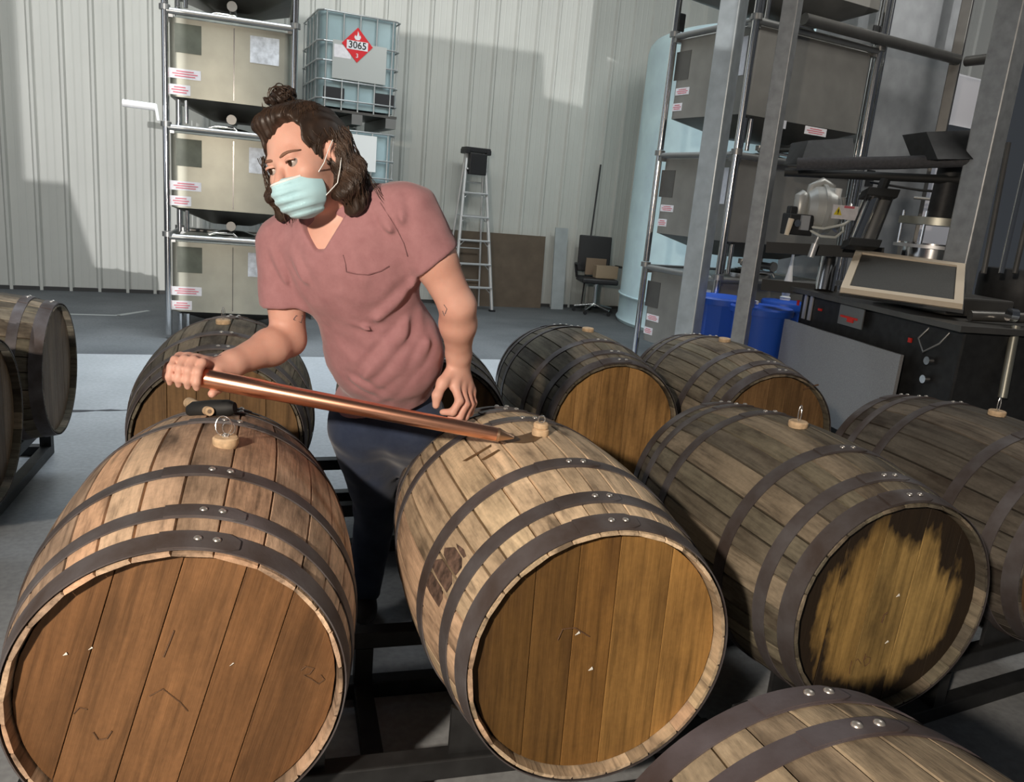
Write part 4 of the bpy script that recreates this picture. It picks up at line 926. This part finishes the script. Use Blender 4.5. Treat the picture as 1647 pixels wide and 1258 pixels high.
# pipe
P0, P1 = A(at(269, 597, 1.77)), A(at(800, 699, 1.865)); PE = (P1-P0)/np.linalg.norm(P1-P0)
PW = -f_-PE*(-f_@PE); PW /= np.linalg.norm(PW); PV = np.cross(PE, PW); PV = PV if PV@u_v > 0 else -PV
RG = .0215
def pp_(s, v, w_): return P0+PE*s+PV*v+PW*w_
def torso(p):
    d = ell(p, CHE+TF*.0, (.165, .108, .17), TR)
    d = smin(d, ell(p, BEL, (.158, .118, .17), TR), .07)
    d = smin(d, ell(p, HIP, (.150, .112, .13), TR), .06)
    d = smin(d, cone(p, SRr*.85+SLl*.15-TT*.01, SLl*.85+SRr*.15-TT*.01, .062, .064), .05)
    return d
MC = [pp_(.074-.0195*i, .034+.003*math.sin(i), -.022) for i in range(4)]
def hand_r(p):
    d = None
    for i in range(4):
        s = .074-.0195*i; L_ = [1, 1.06, 1.0, .86][i]; r = [.0098, .0100, .0096, .0086][i]
        c = [MC[i], pp_(s, .0335*L_, .014), pp_(s-.001, .012, .0330*L_), pp_(s, -.010, .0315), pp_(s+.001, -.0235, .021)]
        e = chain(p, c, [r*1.12, r*1.05, r, r*.95, r*.82], .006)
        d = e if d is None else np.minimum(d, e)
        m = cone(p, MC[i], WR+PE*0.0+(MC[i]-MC[1])*.3, .013, .021)
        d = smin(d, m, .010)
    th = chain(p, [WR-PV*.004, pp_(.100, .012, -.030), pp_(.108, -.016, -.030), pp_(.103, -.032, -.006)], [.020, .015, .012, .0095], .012)
    return smin(d, th, .012)
HLP = dict(i=[(731, 619, 2.07), (739, 645, 2.055), (728, 663, 2.055), (712, 663, 2.062)],
           m=[(741, 621, 2.09), (749, 650, 2.078), (739, 671, 2.075), (724, 672, 2.085)],
           r=[(750, 624, 2.11), (757, 651, 2.102), (748, 671, 2.10), (735, 675, 2.105)],
           l=[(757, 628, 2.13), (762, 648, 2.128), (756, 665, 2.125), (746, 668, 2.125)])
HLW = {k: [A(at(*q)) for q in v] for k, v in HLP.items()}
TH = [A(at(*q)) for q in ((728, 596, 2.075), (712, 616, 2.05), (703, 636, 2.04), (701, 652, 2.045))]
def hand_l(p):
    d = None
    for k, r in (('i', .0108), ('m', .0110), ('r', .0104), ('l', .0092)):
        c = HLW[k]; e = chain(p, c, [r*1.15, r, r*.95, r*.80], .006); d = e if d is None else np.minimum(d, e)
        d = smin(d, cone(p, c[0], WL, .0145, .022), .012)
    return smin(d, chain(p, TH, [.019, .0145, .0118, .0098], .012), .010)
def head(p):
    q = (p-HC)@HM
    d = ell(q, (-.014, 0, .030), (.098, .076, .088))
    d = smin(d, ell(q, (.030, 0, -.030), (.060, .060, .085)), .03)
    d = smin(d, ell(q, (.046, 0, -.084), (.034, .036, .024)), .03)
    d = smin(d, cone(q, (.076, -.030, .016), (.076, .030, .016), .013, .013), .014)
    d = smin(d, cone(q, (.086, 0, .006), (.112, 0, -.036), .0065, .0125), .012)
    for s in (-1, 1):
        d = smin(d, ell(q, (.058, s*.042, -.026), (.028, .022, .022)), .02)
        d = smax(d, -ell(q, (.094, s*.032, -.001), (.014, .0145, .0052)), .006)
        e = ell(q, (-.010, s*.079, -.006), (.019, .009, .032)); e = smax(e, -ell(q, (-.004, s*.088, -.004), (.010, .007, .019)), .004)
        d = smin(d, e, .008)
    return d
def body(p):
    d = torso(p)+.012
    d = smin(d, cone(p, hw(-.028, 0, -.060), NK+TF*-.005, .057, .060), .03)
    d = smin(d, cone(p, NK-TF*.01, SLl*.75+NK*.25+TT*.0, .045, .054), .03)
    d = smin(d, cone(p, NK-TF*.01, SRr*.75+NK*.25, .045, .050), .03)
    d = smin(d, head(p), .02)
    d = smin(d, chain(p, [SRr, SRr*.5+ER*.5, ER], [.056, .050, .042], .02), .03)
    d = smin(d, chain(p, [ER, ER*.72+WR*.28, WR*.85+ER*.15, WR], [.042, .045, .030, .0265], .02), .02)
    d = smin(d, chain(p, [SLl, SLl*.5+EL*.5, EL], [.060, .053, .043], .02), .03)
    d = smin(d, chain(p, [EL, EL*.70+WL*.30, WL*.85+EL*.15, WL], [.043, .045, .031, .028], .02), .02)
    d = smin(d, hand_r(p), .012); d = smin(d, hand_l(p), .012)
    return d
man = empty('person', (0.42, 2.50, 0)); tag(man, 'man in a rose T-shirt, jeans and face mask, leaning over to hold a copper tube', 'person')
MO = Vector(man.location)
def under(o):
    o.parent = man; o.matrix_parent_inverse = Matrix.Translation(-MO); return o
pts_all = np.array([SRr, ER, WR, SLl, EL, WL, HC, HIP, P0]+[v[3] for v in HLW.values()])
lo = pts_all.min(0)-.10; hi = pts_all.max(0)+A((.10, .12, .16))
body_o = under(mesh_sdf('body', body, lo, hi, .0036, M['skin']))
# --- shirt
folds = [  # start, end (pixels and depth on the cloth), width, height
 ((700, 470, 1.93), (560, 640, 2.02), .013, .011), ((716, 520, 1.98), (600, 660, 2.08), .012, .010), ((690, 440, 1.90), (560, 560, 1.93), .014, .008),
 ((520, 540, 1.95), (610, 590, 1.97), .010, .008), ((530, 600, 2.0), (640, 640, 2.08), .010, .008), ((640, 300, 1.80), (655, 430, 1.80), .010, .007),
 ((600, 310, 1.84), (640, 400, 1.80), .010, .009), ((665, 310, 1.78), (680, 420, 1.80), .009, .006), ((432, 390, 1.90), (470, 480, 1.93), .009, .007),
 ((470, 400, 1.88), (500, 500, 1.88), .012, .008), ((560, 380, 1.84), (590, 470, 1.86), .013, .006), ((640, 560, 1.97), (700, 500, 1.95), .011, .009), ((545, 520, 1.92), (650, 545, 1.95), .009, .006)]
FD = [(A(at(*a)), A(at(*b)), w_, h_) for a, b, w_, h_ in folds]
def shirt(p):
    d = torso(p)-.004
    d = smin(d, cone(p, NK-TF*.012+TT*.012, SLl*.75+NK*.25+TT*.004, .060, .068), .03)
    d = smin(d, cone(p, NK-TF*.012, SRr*.8+NK*.2, .052, .058), .03)
    sr = chain(p, [SRr, SRr*.30+ER*.70], [.066, .066], .02); n = (ER-SRr)/np.linalg.norm(ER-SRr); sr = smax(sr, (p-(SRr*.36+ER*.64))@n, .004)
    sl = chain(p, [SLl, SLl*.40+EL*.60], [.069, .068], .02); n = (EL-SLl)/np.linalg.norm(EL-SLl); n = n+TL*.25; n /= np.linalg.norm(n); sl = smax(sl, (p-(SLl*.47+EL*.53))@n, .004)
    d = smin(d, sr, .028); d = smin(d, sl, .032)
    for a, b, w_, h_ in FD:
        ba = b-a; t = np.clip(((p-a)@ba)/(ba@ba), 0, 1); q = np.linalg.norm(p-a-t[:, None]*ba, axis=1)
        d = d-h_*np.exp(-(q/w_)**2)*np.sin(np.pi*np.clip(t, .03, .97))+.5*h_*np.exp(-((q-w_*1.9)/w_)**2)*np.sin(np.pi*np.clip(t, .03, .97))
    d = d+snoise(p, 38, 1)*.0022+snoise(p, 75, 3)*.0010
    # hem and neckline
    hn = -TT*.97+TF*.12-TL*-.10; hn /= np.linalg.norm(hn)
    d = smax(d, (p-(HIP+TT*.030))@hn, .006)
    q = (p-VB)@VM                                           # across, out, up: V opening
    wedge = np.maximum(np.abs(q[:, 0]-.10*q[:, 2])-(.010+.78*np.clip(q[:, 2], 0, 1)), -q[:, 2]); wedge = np.maximum(wedge, -q[:, 1]-.05)
    d = smax(d, -wedge, .005)
    d = smax(d, -(ell(p, NK+TT*.055+TF*.012, (.078, .068, .075), TR)), .006)
    return d
VB = A(at(514, 404, 1.845)); VM = np.stack([TL, TF, TT], 1)
shirt_o = under(mesh_sdf('t_shirt', shirt, A([min(SRr[0], HIP[0])-.2, min(SLl[1], SRr[1])-.2, HIP[2]-.10]), A([SLl[0]+.2, HIP[1]+.2, SLl[2]+.16]), .0042, M['shirt']))
# --- jeans
KR, KL, FR, FL = A((.30, 2.36, .44)), A((.50, 2.40, .44)), A((.28, 2.47, .06)), A((.54, 2.50, .06))
HRj, HLj = HIP-TL*.075-A((0, 0, .06)), HIP+TL*.085-A((0, 0, .06))
def jeans(p):
    d = ell(p, HIP-TT*.015+A((0, .005, 0)), (.150, .113, .12), TR)
    d = smin(d, chain(p, [HRj, KR, FR], [.094, .066, .056], .03), .05)
    d = smin(d, chain(p, [HLj, KL, FL], [.094, .066, .056], .03), .05)
    d = smax(d, -(p[:, 2]-.075), .004)
    return d+snoise(p, 45, 2)*.0025
under(mesh_sdf('jeans', jeans, A((HIP[0]-.30, HIP[1]-.25, .0)), A((.75, 2.75, HIP[2]+.16)), .0065, M['jeans']))
for c in (FR, FL):
    def shoe(p, c=c):
        d = smin(ell(p, c+A((0, -.03, -.01)), (.048, .10, .045)), ell(p, c+A((0, .03, .02)), (.046, .055, .05)), .03)
        return smax(d, -(p[:, 2]-.002), .003)
    under(mesh_sdf('shoe', shoe, c-A((.09, .18, .08)), c+A((.09, .14, .11)), .006, M['shoe']))
# --- hair
def hair(p):
    q = (p-HC)@HM
    d = ell(q, (-.018, 0, .036), (.108, .086, .094))
    d = smin(d, ell(q, (.045, -.010, .098), (.045, .056, .028)), .02)          # swept up front
    face = smin(ell(q, (.110, .004, -.025), (.105, .088, .096)), ell(q, (.075, .040, .062), (.034, .030, .030)), .012); face2 = ell(q, (.03, 0, -.095), (.075, .10, .085))
    d = smax(d, -face, .008); d = smax(d, -face2, .008)
    for s in (-1, 1): d = smax(d, -ell(q, (.006, s*.085, -.008), (.022, .022, .034)), .006)
    # lengths hanging to the shoulders
    w = .006*np.sin(q[:, 2]*95+q[:, 0]*60)
    c1 = chain(q, [(-.045, .062, .02), (-.034, .074, -.05), (-.018, .072, -.09), (-.028, .064, -.125)], [.030, .034, .034, .024], .02)
    c2 = chain(q, [(-.060, .02, .0), (-.075, .03, -.06), (-.072, .035, -.11)], [.045, .040, .028], .03)
    c3 = chain(q, [(-.035, -.068, .025), (.004, -.098, -.015), (.014, -.118, -.055), (.010, -.126, -.095)], [.024, .022, .021, .011], .02)
    c4 = chain(q, [(-.062, -.03, .0), (-.07, -.035, -.06), (-.06, -.04, -.09)], [.040, .036, .024], .03)
    for c in (c1, c2, c3, c4): d = smin(d, c+w, .02)
    # strand grooves
    ang = np.arctan2(q[:, 1], q[:, 0]+.25)
    g = np.sin(q[:, 1]*420+2.2*np.sin(q[:, 0]*35)+1.5*np.sin(q[:, 2]*30))*.0016+np.sin(q[:, 1]*190+q[:, 0]*50+3)*.0014
    g2 = np.sin(q[:, 0]*430+2*np.sin(q[:, 2]*40))*.0016
    return d+np.where(q[:, 2] > .02, g, g*.5+g2)
BUN = A(at(455, 158, 1.83))
def bun(p):
    d = chain(p, [A(at(470, 178, 1.85)), A(at(458, 165, 1.84)), A(at(450, 160, 1.82))], [.028, .020, .022], .015)
    d = smin(d, ell(p, A(at(463, 150, 1.84)), (.020, .018, .016)), .008); d = smin(d, ell(p, A(at(436, 162, 1.80)), (.016, .014, .011)), .006)
    return d+np.sin(p[:, 0]*350+5*np.sin(p[:, 2]*90))*.0022+snoise(p, 220, 4)*.002
hair_o = under(mesh_sdf('hair', lambda p: smin(hair(p), bun(p), .008), HC-A((.15, .15, .22)), HC+A((.16, .16, .22)), .0030, M['hair'], smooth_it=0))
rnd = random.Random(4); sb = MB()
def strand(pts, r=.0010):
    sb.tube(pts, [r*1.0]*(len(pts)-1)+[r*.3], 4, cap=False)
def hv(F, L, T): return Vector(hw(F, L, T))
for s, n_, Fc, Lc, low in ((1, 60, -.034, .070, -.125), (-1, 70, .020, -.095, -.105)):
    for i in range(n_):
        f0, l0 = Fc-.012+rnd.uniform(-.030, .020), s*(.078 if s > 0 else .108)*rnd.uniform(.85, 1.05); ph = rnd.uniform(0, 6.3); am = rnd.uniform(.002, .009); end = low+rnd.uniform(-.012, .05); pts = []
        for k in range(11):
            t = k/10; T = .045+(end-.045)*t; bul = .022*math.sin(PI*min(1, t*1.1))
            pts.append(hv(f0+am*math.sin(ph+t*9)+(.012*t if s < 0 else 0), l0+s*bul*.45+am*math.cos(ph+t*8)*.8, T))
        strand(pts, rnd.uniform(.0008, .0014))
for i in range(14):       # loose wisps on the far side and at the nape
    s = -1 if i < 9 else 1; ph = rnd.uniform(0, 6); pts = [hv((-.005 if s < 0 else -.07)+.016*math.sin(ph+k*.7), s*(.088+.003*k+.012*math.sin(k*.6+ph)), .0-.018*k) for k in range(9)]; strand(pts, .0008)
for i in range(120):       # messy knot
    c = Vector(BUN)+Vector((rnd.gauss(0, .010), rnd.gauss(0, .008), rnd.gauss(0, .008))); r = rnd.uniform(.010, .024); a0 = rnd.uniform(0, 6.3); ax = Vector((rnd.gauss(0, 1), rnd.gauss(0, 1), rnd.gauss(0, 1))).normalized(); o1 = ax.orthogonal().normalized(); o2 = ax.cross(o1)
    strand([c+(o1*math.cos(a0+k*.45)+o2*math.sin(a0+k*.45))*r for k in range(9)], rnd.uniform(.0008, .0015))
st = under(sb.build('hair_strands', M['hair2'], smooth=3)); st['kind'] = 'stuff'
sb = MB(); rnd = random.Random(9)
from mathutils.bvhtree import BVHTree
bt_h = BVHTree.FromPolygons([tuple(v.co) for v in hair_o.data.vertices], [tuple(f.vertices) for f in hair_o.data.polygons])
def onhair(o_, d_, dist, lift):
    h = bt_h.ray_cast(Vector(o_)+Vector(d_)*dist, -Vector(d_), dist)
    return None if h[0] is None else h[0]+Vector(d_)*lift
c0 = hw(-.018, 0, .03)
def dirv_(F, L, T): v = HF*F+HL*L+HT_*T; return v/np.linalg.norm(v)
for i in range(420):      # combed back over the crown
    a = rnd.uniform(-1.5, 1.5); s0 = dirv_(math.cos(a)*1.0, math.sin(a)*.9, rnd.uniform(.45, 1.0)); s1 = dirv_(-.35, rnd.uniform(-.25, .25), .9); pts = []
    t0, t1 = rnd.uniform(0, .5), rnd.uniform(.6, 1.0)
    for k in range(8):
        t = t0+(t1-t0)*k/7; d_ = s0*(1-t)+s1*t; d_ /= np.linalg.norm(d_); q_ = onhair(c0, d_, .25, rnd.uniform(.0, .0012))
        if q_ is not None: pts.append(q_)
    if len(pts) > 4 and (pts[0]-pts[-1]).length < .2 and max((pts[j+1]-pts[j]).length for j in range(len(pts)-1)) < .035: strand(pts, rnd.uniform(.0006, .0012))
for s in (1, -1):
    for i in range(330):
        a = rnd.uniform(-.5, 2.6); ph = rnd.uniform(0, 6.3); t0 = rnd.uniform(.05, -.06); t1 = t0-rnd.uniform(.05, .13); pts = []
        for k in range(9):
            T_ = t0+(t1-t0)*k/8; aa = a+.12*math.sin(ph+k*.8); d_ = dirv_(-math.sin(aa-.6)*.9, s*math.cos(aa-.6), 0); q_ = onhair(hw(-.035, s*.03, T_), d_, .18, rnd.uniform(.0, .0015))
            if q_ is not None: pts.append(q_)
        if len(pts) > 4 and max((pts[j+1]-pts[j]).length for j in range(len(pts)-1)) < .03: strand(pts, rnd.uniform(.0006, .0012))
st2 = under(sb.build('hair_strands', M['hair2'], smooth=3)); st2['kind'] = 'stuff'
# --- mask
def mask(p):
    q = (p-HC)@HM
    outer = ell(q, (.049, 0, -.063), (.074, .060, .061)); outer = smin(outer, cone(q, (.095, 0, -.030), (.112, 0, -.055), .012, .016), .025)
    d = outer
    top = q[:, 2]+.026+.22*np.abs(q[:, 1])*np.clip(np.abs(q[:, 1])/.06, 0, 1); d = smax(d, top, .002)
    d = smax(d, -(q[:, 0]-.036-.10*np.clip(-.05-q[:, 2], 0, 1)), .002)
    pl = q[:, 2]+.06*q[:, 1]
    d = d+.0013*np.tanh(6*np.sin((pl+.05)*330))*np.clip((.055-np.abs(q[:, 1]))/.02, 0, 1)
    return d+snoise(p, 60, 5)*.0012
mask_o = under(mesh_sdf('face_mask', mask, HC-A((.14, .16, .17)), HC+A((.14, .12, .06)), .0026, M['mask'], smooth_it=1))
from mathutils.bvhtree import BVHTree
def bvh(o):
    return BVHTree.FromPolygons([tuple(v.co) for v in o.data.vertices], [tuple(f.vertices) for f in o.data.polygons])
bt_m, bt_s, bt_b = bvh(mask_o), bvh(shirt_o), bvh(body_o)
def cast(o, d, trees):
    best = None
    for t in trees:
        h = t.ray_cast(Vector(o), Vector(d).normalized())
        if h[0] is not None and (best is None or h[3] < best[3]): best = h
    return best
def onpix(px, py, trees, lift=.0008):
    o = Vector((0, 0, CH)); h = cast(o, at(px, py, 1)-o, trees)
    if h is None: return None
    n = h[1] if h[1].dot(h[0]-o) < 0 else -h[1]
    return h[0]+n*lift
b = MB(); bp_ = []
for k in range(-8, 9):      # white upper band of the mask
    L_ = k/8*.056; h = cast(hw(.16, L_, -.034), -HF, [bt_m])
    if h: bp_.append(h[0])
if len(bp_) > 3:
    b.tube(bp_, .0030, 8); under_o = b.build('mask_band', M['mask_white'], smooth=.9); under_o.parent = mask_o
def loop_(pts, nm='ear_loop'):
    b = MB(); b.tube([Vector(hw(*q)) for q in pts], .0011, 6); o = b.build(nm, M['mask_white'], smooth=.9); o.parent = mask_o
for s in (1, -1):
    loop_([(.052, s*.060, -.040), (.040, s*.080, -.022), (.018, s*.086, .002), (-.002, s*.090, .020)])
    loop_([(.044, s*.054, -.088), (.022, s*.080, -.070), (.006, s*.090, -.040), (-.006, s*.092, -.020)])
# --- eyes, brows
for s in (1, -1):
    c = hw(.0775, s*.032, -.001)
    e = MB(); n1 = 18
    prof = [(.0001, -.0125)]+[(.0125*math.sin(PI*k/14), -.0125*math.cos(PI*k/14)) for k in range(1, 14)]+[(.0001, .0125)]
    e.lathe(prof, 20); eo = under(e.build('eye', M['eyewhite'], smooth=2)); eo.location = eo.location+Vector(c)
    look = (HF*.96-HL*.16+HT_*.0); look = look/np.linalg.norm(look)
    i_ = MB(); i_.lathe([(.0001, .0022), (.0045, .0018), (.0075, .0)], 18); io = i_.build('iris', M['iris'], smooth=2); io.parent = eo
    io.location = Vector(look)*.0115; io.rotation_euler = Vector(look).to_track_quat('Z', 'Y').to_euler()
    lidb = MB(); pl = []
    for k in range(9):
        a = -1+2*k/8; pl.append(Vector(hw(.0795+.0135*math.cos(a*1.05), s*.032+.0155*math.sin(a*1.1), .0035+.0035*math.cos(a*1.5))))
    lidb.tube(pl, [.0012, .0022, .0028, .003, .003, .003, .0028, .0022, .0012], 8); under(lidb.build('eyelid', M['skin'], smooth=2))
    ls = MB(); ls.tube([p_-Vector(HT_)*.0026+Vector(HF)*.0012 for p_ in pl], .0008, 5); under(ls.build('eyelashes', M['brow'], smooth=2))
    bb = MB(); pl = []
    for k in range(8):
        t = k/7; h = cast(hw(.16, s*(.012+.040*t), .0165+.006*math.sin(t*2.4)-.003*t), -HF, [bt_b])
        if h: pl.append(h[0])
    if len(pl) > 3: bb.tube(pl, [.002, .0034, .0038, .0036, .0034, .003, .0024, .0014][:len(pl)], 8); under(bb.build('eyebrow', M['brow'], smooth=2))
# --- shirt trim and pocket
def ribbon(name, px, r, mat, trees, parent):
    pts = [onpix(x, y, trees, .0010) for x, y in px]; pts = [p_ for p_ in pts if p_ is not None]
    b = MB(); b.tube(pts, r, 6); o = b.build(name, mat, smooth=2); o.parent = parent; return o
ribbon('pocket_seam', [(557, 437), (575, 441), (592, 442), (612, 436), (626, 428)], .0016, M['shirt_dark'], [bt_s], shirt_o)
ribbon('pocket_seam', [(552, 410), (556, 425), (557, 437)], .0010, M['shirt_dark'], [bt_s], shirt_o)
ribbon('sleeve_seam', [(588, 288), (600, 305), (614, 330), (628, 352), (640, 372), (650, 392), (656, 412)], .0013, M['shirt_dark'], [bt_s], shirt_o)
# tattoos
def ink(px, r=.0011):
    pts = [onpix(x, y, [bt_b], .0002) for x, y in px]
    if all(p_ is not None for p_ in pts):
        b = MB(); b.tube(pts, r, 5); o = b.build('tattoo', M['tattoo']); o.parent = body_o
ink([(472, 514), (484, 519), (487, 508), (476, 508), (472, 514)]); ink([(714, 490), (719, 497), (716, 505)]); ink([(712, 500), (715, 508)]); ink([(342, 575), (350, 573), (356, 571)], .0008)

# ------------------------------------------------------------------ copper tube (held), mallet on the barrel
M['copper'] = simple('polished_copper', (.90, .46, .31), .27, 1.0, 25, .08)
M['copper_dark'] = simple('dull_copper', (.22, .10, .07), .35, .9)
LNp = float(np.linalg.norm(P1-P0))
tb = empty('copper_tube', tuple(P0)); tag(tb, 'long polished copper sampling tube held by the man, pointed at the barrel bung', 'tube')
Qm = Vector(PE).to_track_quat('Z', 'Y').to_matrix()
def lz(mb):
    mb.v = [tuple(Qm@Vector(v)) for v in mb.v]; return mb
b = lz(MB().lathe([(.0001, .004), (.0205, .004), (.0222, .010), (.0222, .20), (.0205, .23), (.0170, LNp-.01), (.0162, LNp), (.0001, LNp)], 40)); b.build('tube_body', M['copper'], tb, smooth=.6)
b = lz(MB().lathe([(.0001, -.004), (.0215, -.004), (.0240, .0), (.0240, .012), (.0225, .014), (.0001, .014)], 40)); b.build('end_cap', M['copper_dark'], tb, smooth=.6)
b = lz(MB().lathe([(.0001, LNp-.002), (.0170, LNp-.002), (.0172, LNp+.004), (.0150, LNp+.006), (.0030, LNp+.040), (.0001, LNp+.041)], 32)); b.build('tapered_tip', simple('copper_tip', (.55, .36, .24), .3, .9), tb, smooth=.5)
ml = empty('mallet', tuple(at(339, 659, 1.99))); tag(ml, 'black rubber mallet with a wooden handle lying on the front left barrel', 'mallet')
mo = Vector(ml.location); ma, mb_ = at(302, 660, 2.0)-mo, at(378, 656, 1.99)-mo
b = MB(); b.tube([ma, ma*.88+mb_*.12, ma*.5+mb_*.5, ma*.12+mb_*.88, mb_], [.012, .0215, .0235, .0215, .014], 24); b.build('mallet_head', M['rubber'], ml, smooth=.9)
h1, h0 = at(337, 662, 1.955)-mo, at(304, 648, 2.17)-mo
b = MB(); b.tube([h1, h1*.8+h0*.2, h0*.85, h0], [.011, .012, .014, .015], 20); b.tube([h0, h0*1.06], [.015, .009], 20); hd_ = b.build('handle', M['bungwood'], ml, smooth=.6)
b = MB(); dd = (h1-h0).normalized(); b.tube([h1, h1+dd*.001], .0055, 16); b.build('end_grain_ring', M['card'], hd_)
